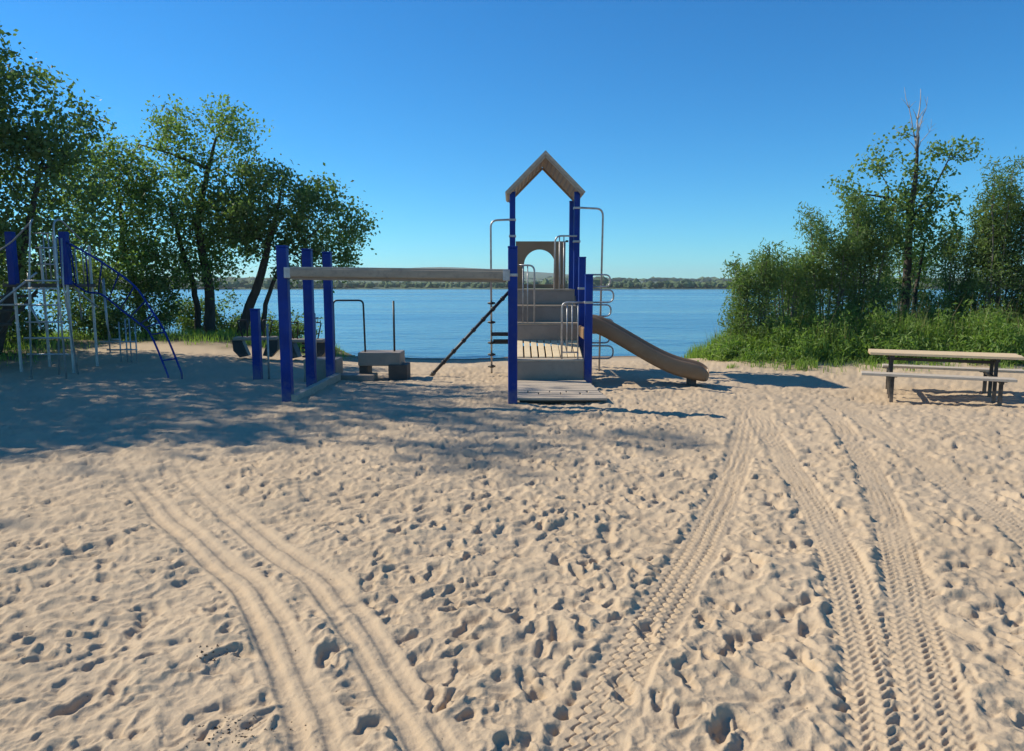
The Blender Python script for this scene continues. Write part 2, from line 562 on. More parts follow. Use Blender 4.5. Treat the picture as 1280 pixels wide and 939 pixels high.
def build_ground():
    # polar sheet: fine where the photograph looks, coarse elsewhere, reaching past the shore
    half = R(46)
    fine = np.linspace(-half, half, 980)
    rest = np.linspace(half, 2 * math.pi - half, 90)[1:]
    th = np.concatenate([fine, rest])
    inv = np.linspace(1 / 1.6, 1 / 34.0, 860)
    rr = np.concatenate([[0.0, 0.4, 0.9, 1.25], 1 / inv, [38, 44, 52, 64, 80, 110, 160, 240]])
    rr[0] = 0.05
    TH, RR = np.meshgrid(th, rr)
    X = RR * np.sin(TH); Y = RR * np.cos(TH)
    nr, nc = X.shape
    Z = base_z(X, Y)
    soil = soil_mask(X, Y)
    t = Y - shore_y(X)
    near = sst(26, 12, RR)
    dryf = sst(-0.5, -4.0, t)
    # churned sand: soft mounds, scoops between them
    wx = X + 0.10 * fbm(X * 2.2, Y * 2.2, 2); wy = Y + 0.10 * fbm(X * 2.2 + 40, Y * 2.2 + 7, 2)
    h = 0.045 * fbm(wx * 0.9, wy * 0.9, 2)
    n1 = fbm(wx * 2.9, wy * 3.4, 3, 0.5)
    h = h + 0.029 * n1
    n2 = fbm(wx * 6.5 + 30, wy * 7.5, 2)
    h = h + 0.020 * (-np.abs(n2) * 1.6 + 0.35)
    h = h + 0.0045 * fbm(X * 22, Y * 22, 3)
    rng = np.random.default_rng(5)
    PIT = np.zeros_like(h); RIM = np.zeros_like(h)

    def stamp(H, px, py, ang, a, b, depth, rim, steep, heel, off=0.0):
        r = math.hypot(px, py); t0 = math.atan2(px, py)
        if abs(t0) > half - 0.02:
            return
        rad = max(a, b) * 2.1
        i0 = np.searchsorted(rr, r - rad); i1 = np.searchsorted(rr, r + rad)
        dth = rad / max(r, 0.5)
        j0 = np.searchsorted(fine, t0 - dth); j1 = np.searchsorted(fine, t0 + dth)
        if i1 - i0 < 2 or j1 - j0 < 2:
            return
        xs = X[i0:i1, j0:j1] - px; ys = Y[i0:i1, j0:j1] - py
        ca, sa = math.cos(ang), math.sin(ang)
        u = xs * ca + ys * sa; v = -xs * sa + ys * ca
        wob = 1 + 0.16 * np.sin(3 * np.arctan2(v, u) + off) + 0.08 * np.sin(5 * np.arctan2(v, u) + 2 * off)
        bb = b * (1 - 0.25 * np.exp(-((u + 0.1 * a) / (0.35 * a)) ** 2))
        q = np.sqrt((u / a) ** 2 + (v / bb) ** 2) * wob
        d = 1 - sst(steep, 1.0, q)
        d = d * (0.72 + heel * 0.28 * u / a)
        ri = np.exp(-((q - 1.28) / 0.26) ** 2)
        if H is PIT:
            PIT[i0:i1, j0:j1] = np.maximum(PIT[i0:i1, j0:j1], depth * d)
            RIM[i0:i1, j0:j1] = np.maximum(RIM[i0:i1, j0:j1], rim * ri)
        else:
            H[i0:i1, j0:j1] += -depth * d + rim * ri

    # footprints, more and deeper where people walk, shallow and broad on the left
    taken = {}
    tries = 0
    while tries < 30000:
        tries += 1
        y = 1.9 + 17.0 * rng.random() ** 1.3
        x = rng.uniform(-0.85, 0.85) * max(y, 2.5)
        q = x / y
        dens = 0.52 + 0.48 * math.exp(-((q - 0.05) / 0.26) ** 2) + 0.25 * (q > 0.4)
        if rng.random() > dens:
            continue
        sp = (0.132 if dens > 0.62 else 0.15) * (1 + 0.02 * y)
        key = (int(x / sp), int(y / sp))
        if taken.get(key, 0) > 0 and rng.random() < 0.93:
            continue
        taken[key] = 1
        big = rng.random()
        a_, b_ = (rng.uniform(0.060, 0.105), rng.uniform(0.034, 0.054)) if big < 0.62 else ((rng.uniform(0.11, 0.16), rng.uniform(0.05, 0.075)) if big < 0.78 else (rng.uniform(0.03, 0.055), rng.uniform(0.022, 0.038)))
        dep = (0.006 + 0.026 * rng.random() ** 1.35) * (0.55 + 0.5 * dens) * (0.6 if big > 0.78 else 1.0)
        stp = rng.uniform(0.40, 0.80)
        stamp(PIT, x, y, rng.normal(1.1, 0.75), a_, b_, dep, dep * rng.uniform(0.15, 0.45), stp, rng.uniform(-1, 1), rng.uniform(0, 6.3))
    h = h - PIT + RIM * (1 - np.clip(PIT / 0.012, 0, 1))

    def track(pix, half_w, kind, depth, flat=0.9, fade=None, lipL=0.007, lipR=0.002):
        nonlocal h
        yy, xx, s, sl_ = poly_curve(pix)
        cx = np.interp(Y, yy, xx); S = np.interp(Y, yy, s); g = np.interp(Y, yy, sl_)
        lat = (X - cx) / np.sqrt(1 + g * g)
        inside = sst(yy[0] - 0.35, yy[0] + 0.02, Y) * sst(yy[-1] + 0.6, yy[-1] - 0.6, Y)
        if fade is not None:
            inside = inside * fade(Y)
        edge = lat + 0.012 * fbm(S * 5 + 3, lat * 2, 2)
        core = (1 - sst(half_w * 0.86, half_w * 1.12, np.abs(edge))) * inside
        core = core * np.clip(1.0 + 0.8 * fbm(X * 1.7 + 11, Y * 1.7, 2), 0.5, 1)
        mean = 0.035 * fbm(X * 0.9, Y * 0.9, 2)
        if kind == 'rut':
            w = lat / half_w
            prof = -depth * (1 - w ** 2) * 0.25
            # two pressed grooves with a ridge between
            for c, dd, ww in ((-0.48, 1.0, 0.26), (0.42, 0.85, 0.25)):
                ww2 = ww * (1 + 0.15 * fbm(S * 3 + c * 9, S * 0 + c, 2))
                prof = prof - depth * dd * np.exp(-((w - c - 0.08 * fbm(S * 1.6 + 5 * c, 0 * S + 3.3, 2)) / ww2) ** 4)
            prof = prof * (0.8 + 0.5 * fbm(S * 0.9 + half_w * 31, S * 0 + pix[0][0], 2)) + 0.004 * fbm(X * 20, Y * 20, 2) + 0.012 * fbm(X * 5, Y * 5, 2)
        else:
            w = lat / half_w
            prof = -depth * (0.75 + 0.3 * fbm(S * 0.8, S * 0 + depth * 99, 2)) + 0.004 * fbm(X * 18, Y * 18, 2)
            if kind == 'zig':
                tri = 2 * np.abs(((S / 0.070) % 1) - 0.5) - 0.5
                for c in (-0.55, -0.05, 0.45):
                    dl = lat - c * half_w - tri * 0.034
                    am = 0.020 * (0.75 + 0.5 * fbm(S * 2.1 + c * 7, lat * 0 + c, 2))
                    prof = prof - am * np.exp(-(dl / 0.0075) ** 2) + 0.4 * am * np.exp(-((dl - 0.016) / 0.010) ** 2)
            else:
                rw = (w + 1) * 3.0 + 0.08 * fbm(S * 4, w * 2, 2)
                rows = rw % 1
                sg = np.where(np.floor(rw) % 2 == 0, 1.0, -1.0)
                ph = (S / 0.064 + 0.42 * sg * (rows - 0.5) * 1.6 + 0.31 * np.floor(rw) + 0.08 * fbm(X * 9, Y * 9, 2)) % 1
                blk = np.exp(-((ph - 0.5) / 0.17) ** 2) * np.exp(-((rows - 0.5) / 0.36) ** 4)
                prof = prof - 0.017 * blk * (0.7 + 0.7 * fbm(S * 1.7, w * 1.5, 2)) + 0.006 * np.exp(-((ph - 0.95) / 0.12) ** 2)
            # deep shoulder lugs along the left edge
            lug = (S / 0.098) % 1
            dl = lat + half_w * 1.02
            prof_l = np.exp(-((lug - 0.5) / 0.29) ** 2) * np.exp(-(dl / 0.030) ** 2)
            amp = 0.034 * np.clip(0.65 + 0.9 * fbm(S * 0.9 + 5, S * 0 + half_w * 9, 2), 0.1, 1.3)
            h = h - amp * prof_l * inside
        h = h * (1 - core * flat) + core * flat * (mean + prof)
        h = h + inside * lipL * np.exp(-((edge + half_w * 1.32) / 0.05) ** 2) * (0.7 + 0.6 * fbm(S * 3, lat * 0 + 1.1, 2))
        h = h + inside * lipR * np.exp(-((edge - half_w * 1.28) / 0.05) ** 2) * (0.7 + 0.9 * fbm(S * 3 + 8, lat * 0 + 4.1, 2)) * np.clip(0.5 + 1.6 * fbm(X * 3.1, Y * 3.1 + 7, 2), 0, 1.4)

    # left vehicle: smooth double ruts
    track([(150, 566), (172, 600), (205, 640), (262, 690), (312, 730), (340, 780), (368, 840), (392, 900), (402, 950)], 0.135, 'rut', 0.030, 0.90, fade=lambda y: 0.25 + 0.75 * sst(7.2, 4.0, y))
    track([(222, 566), (245, 605), (300, 650), (352, 690), (400, 720), (440, 770), (482, 830), (520, 890), (552, 950)], 0.135, 'rut', 0.027, 0.88, fade=lambda y: 0.25 + 0.75 * sst(7.2, 4.0, y))
    # right vehicles: tread prints
    track([(938, 505), (928, 560), (905, 620), (872, 690), (835, 750), (800, 805), (762, 870), (725, 950)], 0.135, 'zig', 0.017, 0.95, lipL=0.012)
    track([(948, 515), (985, 580), (1024, 640), (1052, 700), (1072, 760), (1088, 820), (1102, 880), (1112, 950)], 0.135, 'blk', 0.016, 0.95, lipL=0.012)
    track([(1030, 500), (1062, 545), (1090, 590), (1110, 640), (1126, 700), (1142, 770), (1160, 850), (1180, 950)], 0.128, 'blk', 0.017, 0.95, lipL=0.016)
    track([(1040, 490), (1090, 530), (1140, 565), (1190, 600), (1240, 635), (1290, 675), (1340, 720)], 0.15, 'blk', 0.013, 0.85)
    # later steps over the tracks
    for px_, py_ in ((808, 790), (548, 868), (1120, 560), (1000, 828), (912, 905), (660, 850), (985, 765), (882, 775), (700, 795), (780, 862), (920, 800), (570, 865), (1190, 655), (1268, 770), (945, 705), (735, 705), (410, 815), (90, 880)):
        gx, gy = gp(px_, py_)
        stamp(h, gx, gy, random.gauss(1.5, 0.5), 0.11, 0.058, 0.036, 0.009, 0.62, random.uniform(-1, 1), random.uniform(0, 6))
    h = h * near * (1 - soil * 0.6) * (0.15 + 0.85 * dryf)
    Z = Z + h
    wet = sst(-1.15, -0.35, t + 0.25 * fbm(X * 0.8, Y * 2, 2)) * (1 - soil)
    # dark line of debris the waves left
    wet = np.maximum(wet, 0.5 * np.exp(-((t + 1.7 + 0.25 * fbm(X * 0.9, Y * 0, 2)) / 0.16) ** 2))
    idx = np.arange(nr * nc).reshape(nr, nc)
    idw = np.concatenate([idx, idx[:, :1]], axis=1)
    A = idw[:-1, :-1]; B = idw[:-1, 1:]; Cc = idw[1:, 1:]; D = idw[1:, :-1]
    faces = np.stack([A, D, Cc, B], -1).reshape(-1, 4)
    V = np.stack([X, Y, Z], -1).reshape(-1, 3)
    o = np_mesh('beach', V, faces, 'sand', None, True, {'wet': wet.ravel(), 'soil': soil.ravel()})
    tag(o, 'pale trodden sand beach with footprints and tyre tracks', kind='structure')
    return o


build_ground()


def zg(x, y):
    return float(base_z(np.array([x]), np.array([y]))[0])


# lake
xs = np.array([-5000.0, 5000.0])
lake = np_mesh('lake_water', [(-4000, 12, WATER_Z), (4000, 12, WATER_Z), (4000, 900, WATER_Z), (-4000, 900, WATER_Z)], [(0, 1, 2, 3)], 'water')
tag(lake, 'wide rippled blue lake beyond the beach', kind='structure')


# far land: shore strip, rising fields and hills
def far_land():
    xs = np.linspace(-3800, 3800, 220)
    ys = np.concatenate([np.linspace(500, 640, 10), np.linspace(700, 4200, 40)])
    X, Y = np.meshgrid(xs, ys)
    sh = 520 + 40 * np.sin(X * 0.004) + 18 * np.sin(X * 0.013 + 2)
    t = Y - sh
    z = -1.6 + np.clip(t, -40, 25) * 0.09 + 0.0125 * np.clip(t - 25, 0, 1200)
    hill = np.exp(-((X / Y + 0.11) / 0.16) ** 2) * np.exp(-((Y - 2600) / 900) ** 2) * 52
    hill2 = np.exp(-((X / Y - 0.06) / 0.1) ** 2) * np.exp(-((Y - 3000) / 700) ** 2) * 20
    z = z + hill + hill2 + 5 * fbm(X * 0.0015, Y * 0.0015, 3) * sst(100, 800, t)
    nr, nc = X.shape
    idx = np.arange(nr * nc).reshape(nr, nc)
    f = np.stack([idx[:-1, :-1], idx[:-1, 1:], idx[1:, 1:], idx[1:, :-1]], -1).reshape(-1, 4)
    o = np_mesh('far_hills', np.stack([X, Y, z], -1).reshape(-1, 3), f, 'far_land', None, True)
    tag(o, 'low green hills across the lake', kind='structure')
    # woodland along the far shore: one mass of crowns
    rng = np.random.default_rng(3)
    bm = bmesh.new()
    bmesh.ops.create_icosphere(bm, subdivisions=1, radius=1.0)
    bv = np.array([v.co[:] for v in bm.verts]); bf = np.array([[v.index for v in fc.verts] for fc in bm.faces])
    bm.free()
    V, Fc = [], []
    n = 0
    for k in range(2200):
        x = rng.uniform(-620, 620)
        row = rng.random()
        y = 520 + 40 * math.sin(x * 0.004) + 18 * math.sin(x * 0.013 + 2) + 20 + row ** 1.5 * 120
        hgt = rng.uniform(3.0, 5.2) * (1 + 0.12 * math.sin(x * 0.021))
        if rng.random() < 0.05:
            hgt *= 1.45
        w = hgt * rng.uniform(0.38, 0.75)
        zt = 0.65 + 0.0125 * max(0, row ** 1.5 * 120 - 5) - 0.3
        jit = 1 + 0.18 * rng.standard_normal((len(bv), 1))
        v = bv * jit * np.array([w, w, hgt * 0.56]) + np.array([x, y, zt + hgt * 0.46])
        V.append(v); Fc.append(bf + n); n += len(bv)
    # a darker wood higher on the slope
    for k in range(700):
        x = rng.uniform(-1500, 1500)
        y = rng.uniform(1300, 1500)
        hgt = rng.uniform(5, 11)
        w = hgt * 0.8
        tt = y - 520
        zt = 0.6 + 0.0125 * tt
        jit = 1 + 0.25 * rng.standard_normal((len(bv), 1))
        V.append(bv * jit * np.array([w * 1.6, w, hgt * 0.5]) + np.array([x, y, zt + hgt * 0.3])); Fc.append(bf + n); n += len(bv)
    o = np_mesh('far_woodland', np.concatenate(V), np.concatenate(Fc), 'far_leaf')
    tag(o, 'dark strip of woodland along the far lake shore', 'woodland', kind='stuff')


far_land()


# ------------------------------------------------------------------ trees
def leaf_arrays(cent, per, spread, size, rng, width=0.6, droop=0.35, upright=0.0):
    cent = np.asarray(cent)
    n = len(cent) * per
    base = np.repeat(cent, per, 0) + rng.standard_normal((n, 3)) * np.asarray(spread)
    ax = rng.standard_normal((n, 3))
    ax[:, 2] += -droop + upright
    ax /= np.linalg.norm(ax, axis=1, keepdims=True)
    nn = rng.standard_normal((n, 3))
    sd = np.cross(ax, nn); sd /= np.linalg.norm(sd, axis=1, keepdims=True) + 1e-9
    nn = np.cross(sd, ax)
    L = size * rng.uniform(0.65, 1.35, (n, 1))
    W = L * width * 0.5
    v0 = base - ax * L * 0.5
    v2 = base + ax * L * 0.5
    mid = base - ax * L * 0.06 + nn * L * 0.10
    v1 = mid + sd * W; v3 = mid - sd * W
    V = np.stack([v0, v1, v2, v3], 1).reshape(-1, 3)
    i = np.arange(n) * 4
    Fc = np.concatenate([np.stack([i, i + 1, i + 2], 1), np.stack([i, i + 2, i + 3], 1)])
    cv = np.repeat(rng.random(len(cent)), per) * 0.45 + rng.random(n) * 0.55
    return V, Fc, np.repeat(cv, 4)


def make_tree(name, label, loc, stems, blobs, leaf='leaf_poplar', bark='bark', lsize=0.085, per=50, spread=0.2, width=0.62,
              tip=0.006, seed=1, group=None, droop=0.35, upright=0.0, cat='tree', extra_bare=None, bark_group=None, parts=('trunk', 'crown'), shell=0.55, pw=0.46, wander=0.012, rag=6):
    """stems: polylines [(x,y,z,r),...] relative to loc; blobs: (cx,cy,cz,rx,ry,rz,clumps) relative to loc"""
    rng = np.random.default_rng(seed)
    nodes = []; par = []; rad0 = []
    for st in stems:
        P = np.array(st, float)
        # resample with a little wander
        d = np.concatenate([[0], np.cumsum(np.linalg.norm(np.diff(P[:, :3], axis=0), axis=1))])
        m = max(5, int(d[-1] / 0.22))
        tt = np.linspace(0, d[-1], m)
        Q = np.stack([np.interp(tt, d, P[:, k]) for k in range(4)], 1)
        w = np.cumsum(rng.standard_normal((m, 2)), 0) * wander
        Q[:, :2] += w - w[0]
        j0 = -1
        if Q[0, 2] > 0.4 and nodes:
            j0 = int(np.argmin(np.linalg.norm(np.array(nodes) - Q[0, :3], axis=1)))
        for k in range(m):
            nodes.append(Q[k, :3]); rad0.append(Q[k, 3]); par.append(len(nodes) - 2 if k else j0)
    nstem = len(nodes)
    cl = []
    for (cx, cy, cz, rx, ry, rz, nc) in blobs:
        q = rng.standard_normal((nc, 3)); q /= np.linalg.norm(q, axis=1, keepdims=True)
        q *= (rng.random((nc, 1)) ** (1 / 3.0)) * (1 - shell) + shell * rng.uniform(0.55, 1.05, (nc, 1))
        cl.append(q * np.array([rx, ry, rz]) + np.array([cx, cy, cz]))
        # ragged outline: small tufts reaching past the envelope
        for _ in range(rag if nc > 40 else 0):
            q = rng.standard_normal(3); q /= np.linalg.norm(q)
            if q[2] < -0.3:
                q[2] *= -1
            c_ = q * np.array([rx, ry, rz]) * rng.uniform(1.0, 1.28) + np.array([cx, cy, cz])
            cl.append(c_ + rng.standard_normal((4, 3)) * 0.16)
    cl = np.concatenate(cl)
    N = np.array(nodes)
    dist = np.min(np.linalg.norm(cl[:, None, :] - N[None], axis=2), axis=1)
    cl = cl[np.argsort(dist)]
    A = np.zeros((len(nodes) + len(cl) * 6, 3)); A[:len(nodes)] = N
    cnt = len(nodes)
    plist = list(par)
    stem_dir = np.zeros_like(A)
    for c in cl:
        dv = c - A[:cnt]
        dd = np.linalg.norm(dv, axis=1)
        # prefer parents below and nearer the axis
        cost = dd * (1 + 0.45 * np.clip(-dv[:, 2] / (dd + 1e-6), -0.4, 1)) + (dd < 0.06) * 10
        i = int(np.argmin(cost))
        p0 = A[i]; L = dd[i]
        k = max(2, min(5, int(L / 0.22) + 1))
        bend = np.array([0, 0, -0.10 * L]) + rng.standard_normal(3) * 0.06 * L
        prev = i
        for j in range(1, k + 1):
            t = j / k
            A[cnt] = p0 + (c - p0) * t + bend * (t * (1 - t)) * 2
            plist.append(prev)
            prev = cnt
            cnt += 1
    A = A[:cnt]
    par = np.array(plist)
    w = np.zeros(cnt)
    leafless = np.ones(cnt, bool); leafless[par[par >= 0]] = False
    w[leafless] = 1
    for i in range(cnt - 1, -1, -1):
        if par[i] >= 0:
            w[par[i]] += w[i]
    rad = tip * np.maximum(w, 1) ** pw
    rad[:nstem] = np.maximum(np.array(rad0) * 0.85, np.minimum(rad[:nstem], np.array(rad0) * 1.25))
    for i in range(nstem, cnt):
        rad[i] = min(rad[i], rad[par[i]] * 0.92 if par[i] >= 0 else rad[i])
    root = thing(name, label, cat, loc, 0, group)
    rootid = np.zeros(cnt, int)
    for i in range(cnt):
        rootid[i] = rootid[par[i]] if par[i] >= 0 else i
    for rid in np.unique(rootid):
        V = []; Fc = []; n = 0
        for sg, lo_, hi_ in ((9, 0, nstem), (4, nstem, cnt)):
            sel = np.array([i for i in range(lo_, hi_) if par[i] >= 0 and rootid[i] == rid], int)
            if not len(sel):
                continue
            a = A[par[sel]]; b = A[sel]
            d = b - a; ln = np.linalg.norm(d, axis=1, keepdims=True) + 1e-9; d = d / ln
            ref = np.where(np.abs(d[:, 2:3]) > 0.9, np.array([[1.0, 0, 0]]), np.array([[0, 0, 1.0]]))
            u = np.cross(d, ref); u /= np.linalg.norm(u, axis=1, keepdims=True) + 1e-9
            v = np.cross(d, u)
            ra = np.minimum(rad[par[sel]], rad[sel] * 1.35)[:, None]; rb = rad[sel][:, None]
            a = a - d * np.minimum(ra * 0.4, 0.03)
            ringa = [a + (u * math.cos(2 * math.pi * k / sg) + v * math.sin(2 * math.pi * k / sg)) * ra for k in range(sg)]
            ringb = [b + (u * math.cos(2 * math.pi * k / sg) + v * math.sin(2 * math.pi * k / sg)) * rb for k in range(sg)]
            vv = np.stack(ringa + ringb, 1).reshape(-1, 3)
            i0 = np.arange(len(sel)) * 2 * sg + n
            for k in range(sg):
                k2 = (k + 1) % sg
                Fc.append(np.stack([i0 + k, i0 + k2, i0 + sg + k2, i0 + sg + k], 1))
            V.append(vv); n += len(vv)
        np_mesh(parts[0], np.concatenate(V), np.concatenate(Fc), bark, root, True)
    if per:
        tips = np.concatenate([cl, A[nstem:][rng.random(cnt - nstem) < 0.35]])
        lv, lf, lc = leaf_arrays(tips, per, (spread, spread, spread * 0.85), lsize, rng, width, droop, upright)
        np_mesh(parts[1], lv, lf, leaf, root, False, {'leafvar': lc})
    return root


GL = 'poplars on the left bank'
# tall poplar at the left edge of the frame
make_tree('poplar_tree', 'tallest dense poplar cut by the left edge of the frame', (-13.2, 17.4, zg(-13.2, 17.4)),
          [[(0, 0, -0.2, 0.24), (0.1, 0.1, 2.0, 0.19), (-0.2, 0, 4.2, 0.13), (0.1, 0, 6.8, 0.05)],
           [(0.4, 0.3, -0.2, 0.15), (1.2, 0.2, 2.0, 0.12), (2.0, 0.1, 4.2, 0.06)]],
          [(-0.6, 0, 4.7, 2.4, 2.2, 3.3, 330), (2.0, -0.1, 3.6, 1.8, 1.5, 2.0, 150), (-2.6, 0, 3.6, 2.0, 1.8, 2.4, 130), (1.35, 0.2, 5.7, 1.3, 1.2, 1.0, 60), (0.45, 0, 7.2, 0.9, 0.9, 0.7, 36), (2.6, 0, 5.1, 0.9, 0.8, 0.7, 26)],
          leaf='leaf_dark', seed=21, rag=10, per=18, spread=0.20, lsize=0.12, group=GL)
# pale loose poplar between the tall one and the middle one
make_tree('poplar_tree', 'loose pale green poplar just right of the tallest left tree', (-11.7, 23.2, zg(-11.7, 23.2)),
          [[(0, 0, -0.2, 0.17), (-0.35, 0, 1.4, 0.14), (-0.75, 0.1, 3.0, 0.09), (-0.7, 0, 5.2, 0.04)]],
          [(-0.9, 0, 4.2, 1.75, 1.5, 2.1, 160), (0.5, 0, 2.9, 1.3, 1.2, 1.5, 95), (-2.4, 0.2, 3.4, 1.5, 1.2, 1.9, 110), (-1.0, -0.3, 1.6, 1.6, 1.0, 0.7, 50), (-1.9, 0, 5.6, 0.8, 0.8, 0.8, 26)],
          seed=22, rag=9, per=12, spread=0.19, lsize=0.115, group=GL)
# middle poplar with two trunks, the highest crown right of the gap
make_tree('poplar_tree', 'open crowned poplar with two upright trunks in the middle of the left bank', (-9.65, 23.0, zg(-9.65, 23.0)),
          [[(0, 0, -0.2, 0.21), (0.05, 0, 1.6, 0.17), (-0.2, 0, 3.4, 0.13), (0.1, 0.1, 5.0, 0.09), (0.5, 0.1, 6.1, 0.04)],
           [(-0.45, 0.2, -0.2, 0.13), (-0.5, 0.2, 1.7, 0.10), (-1.1, 0.2, 4.0, 0.06)],
           [(0.1, 0, 5.2, 0.07), (-0.9, 0, 5.6, 0.04), (-1.9, 0.1, 5.9, 0.02)]],
          [(0.35, 0, 6.0, 1.4, 1.2, 1.1, 90), (-1.5, 0, 5.0, 1.35, 1.1, 1.1, 75), (-0.9, 0, 3.3, 1.7, 1.4, 1.5, 120), (0.6, 0, 3.2, 1.2, 1.2, 1.3, 95), (0.9, 0.1, 6.5, 0.5, 0.5, 0.5, 18), (-1.2, -0.4, 2.0, 1.3, 0.9, 0.7, 50), (0.5, -0.4, 1.9, 0.9, 0.7, 0.45, 24)],
          seed=23, rag=11, per=11, spread=0.18, lsize=0.115, group=GL)
# leaning poplar on the right of the group, dark crown over the water
make_tree('poplar_tree', 'dark spreading poplar whose trunk leans right towards the water', (-8.55, 22.6, zg(-8.55, 22.6)),
          [[(0, 0, -0.2, 0.20), (0.35, 0, 0.9, 0.17), (0.85, 0, 2.1, 0.14), (1.2, 0, 3.3, 0.09), (1.5, 0, 4.4, 0.04)],
           [(0.55, 0.25, -0.2, 0.10), (0.85, 0.2, 1.0, 0.085), (1.5, 0.1, 2.4, 0.06), (2.7, 0, 3.3, 0.03)]],
          [(1.2, 0, 3.9, 1.6, 1.3, 1.4, 165), (2.65, 0, 3.4, 1.35, 1.2, 1.35, 135), (0.2, 0, 3.6, 1.2, 1.2, 1.3, 90), (2.9, 0, 2.3, 0.75, 0.7, 0.7, 32), (1.6, -0.1, 2.2, 0.55, 0.5, 0.6, 18)],
          leaf='leaf_dark', seed=24, rag=8, per=16, spread=0.18, lsize=0.115, group=GL)
# trees outside the frame on the left whose shade lies over the sand
GO = 'poplars beyond the left edge of the frame'
for i, (x, y, hh, rx, lab_) in enumerate(((-16.6, 15.2, 15.2, 3.3, 'big poplar beyond the left frame edge, behind the stairs of the tube climber'),
                                         (-15.3, 11.6, 9.4, 2.4, 'poplar beyond the left frame edge, the one nearest the viewer'),
                                         (-21.0, 13.5, 15.0, 3.4, 'highest poplar, furthest out beyond the left frame edge'),
                                         (-20.5, 18.2, 16.5, 3.4, 'poplar beyond the left frame edge, standing alone far behind the stairs'))):
    make_tree('poplar_tree', lab_, (x, y, zg(x, y)),
              [[(0, 0, -0.2, 0.24), (0.1, 0.1, hh * 0.3, 0.19), (-0.2, 0, hh * 0.6, 0.12), (0, 0, hh * 0.9, 0.05)]],
              [(0, 0, hh * 0.60, rx, rx, hh * 0.36, 230), (0.3, -0.2, hh * 0.42, rx * 1.05, rx, hh * 0.22, 90)],
              leaf='leaf_dark', seed=40 + i, per=11, spread=0.30, lsize=0.21, group=GO)

# undergrowth on the left bank
GB = 'low bushes under the left trees'
for i, (x, y, w, hgt, lab) in enumerate((
        (-13.4, 19.2, 1.1, 0.85, 'low dark bush behind the tube ladder at the left edge'),
        (-11.4, 20.6, 0.9, 0.75, 'low dark bush under the loose pale poplar'),
        (-10.6, 24.3, 0.9, 1.3, 'thin leggy bush left of the two upright poplar trunks'),
        (-9.3, 24.6, 1.0, 0.55, 'small dark bush at the foot of the two trunks'),
        (-12.4, 20.9, 1.0, 2.2, 'tall leafy bush between the tube climber and the pale poplar'),
        (-14.0, 19.6, 1.0, 2.4, 'tall leafy bush cut by the left frame edge behind the climber'),
        (-10.9, 22.0, 0.8, 1.7, 'medium leafy bush behind the foot of the blue arch'),
        (-7.6, 23.9, 0.9, 0.5, 'small dark bush at the water right of the leaning trunk'))):
    make_tree('bush', lab, (x, y, zg(x, y)),
              [[(0.1 * k, 0.05 * k, -0.1, 0.02), (0.22 * k, 0.08 * k, hgt * 0.7, 0.008)] for k in (-2, -1, 0, 1, 2)],
              [(0, 0, hgt * 0.55, w, w * 0.7, hgt * 0.5, int(45 + 35 * hgt))],
              leaf='leaf_dark', seed=60 + i, per=16, spread=0.13, lsize=0.09, cat='bush', group=GB, parts=('stem', 'foliage'), tip=0.004)

# right bank: poplar with a bare dead top
t = make_tree('poplar_tree', 'tall sparse poplar with a bare dead grey top on the right bank', (10.45, 19.3, zg(10.45, 19.3)),
              [[(0, 0, -0.2, 0.15), (0.03, 0, 1.6, 0.125), (0.0, 0, 3.2, 0.095), (0.08, 0, 4.4, 0.062), (0.06, 0, 5.3, 0.030)],
               [(0.32, 0.1, -0.2, 0.08), (0.35, 0.1, 1.3, 0.065), (0.5, 0.1, 2.6, 0.03)],
               [(0.02, 0, 3.4, 0.06), (-0.5, 0, 3.75, 0.045), (-1.2, 0, 3.85, 0.02)],
               [(0.03, 0, 3.2, 0.05), (0.55, 0, 3.9, 0.03), (0.9, 0, 4.7, 0.015)]],
              [(-0.95, 0, 4.75, 0.55, 0.5, 0.35, 14), (-1.6, 0, 4.1, 0.6, 0.4, 0.25, 9), (0.75, 0, 4.7, 0.45, 0.4, 0.5, 14), (1.3, 0, 4.9, 0.4, 0.3, 0.3, 8),
               (-0.35, 0, 3.75, 0.45, 0.4, 0.45, 16), (0.45, 0, 3.75, 0.4, 0.4, 0.4, 14), (-1.1, 0.1, 3.5, 0.5, 0.4, 0.3, 12), (0.2, 0, 4.5, 0.25, 0.25, 0.4, 6), (-0.6, 0, 3.0, 0.9, 0.7, 0.7, 56), (0.75, 0, 3.0, 0.6, 0.6, 0.9, 42), (-0.2, 0, 2.0, 0.8, 0.6, 0.6, 26), (-0.35, 0, 5.3, 0.2, 0.2, 0.2, 3)],
              seed=31, wander=0.002, rag=2, per=14, spread=0.13, lsize=0.105, bark='bark', group='trees and tall shrubs on the right bank')
dt = MB()
rr_ = random.Random(4)
for k, (dx, dz, r0) in enumerate(((0.0, 1.55, 0.036), (-0.42, 1.6, 0.022), (0.2, 1.35, 0.02), (0.12, 1.0, 0.016), (-0.22, 0.8, 0.015), (-0.6, 0.55, 0.014), (0.45, 0.7, 0.014))):
    p = [Vector((0.06, 0, 4.95))]
    for j in range(1, 7):
        f = j / 6
        p.append(Vector((0.06 + dx * f ** 1.3 + rr_.uniform(-.03, .03), rr_.uniform(-.03, .03), 4.95 + dz * f)))
    dt.tube(p, [r0 * (1 - 0.85 * j / 6) for j in range(7)], 6)
    for q in range(3):
        j = rr_.randint(2, 5)
        d = Vector((rr_.uniform(-.25, .25), rr_.uniform(-.1, .1), rr_.uniform(.1, .3)))
        dt.tube([p[j], p[j] + d * 0.5 + Vector((0, 0, .02)), p[j] + d], [r0 * .35, r0 * .25, r0 * .1], 5)
o = dt.build('dead_top', 'deadwood', t, Vector((0, 0, 0)))
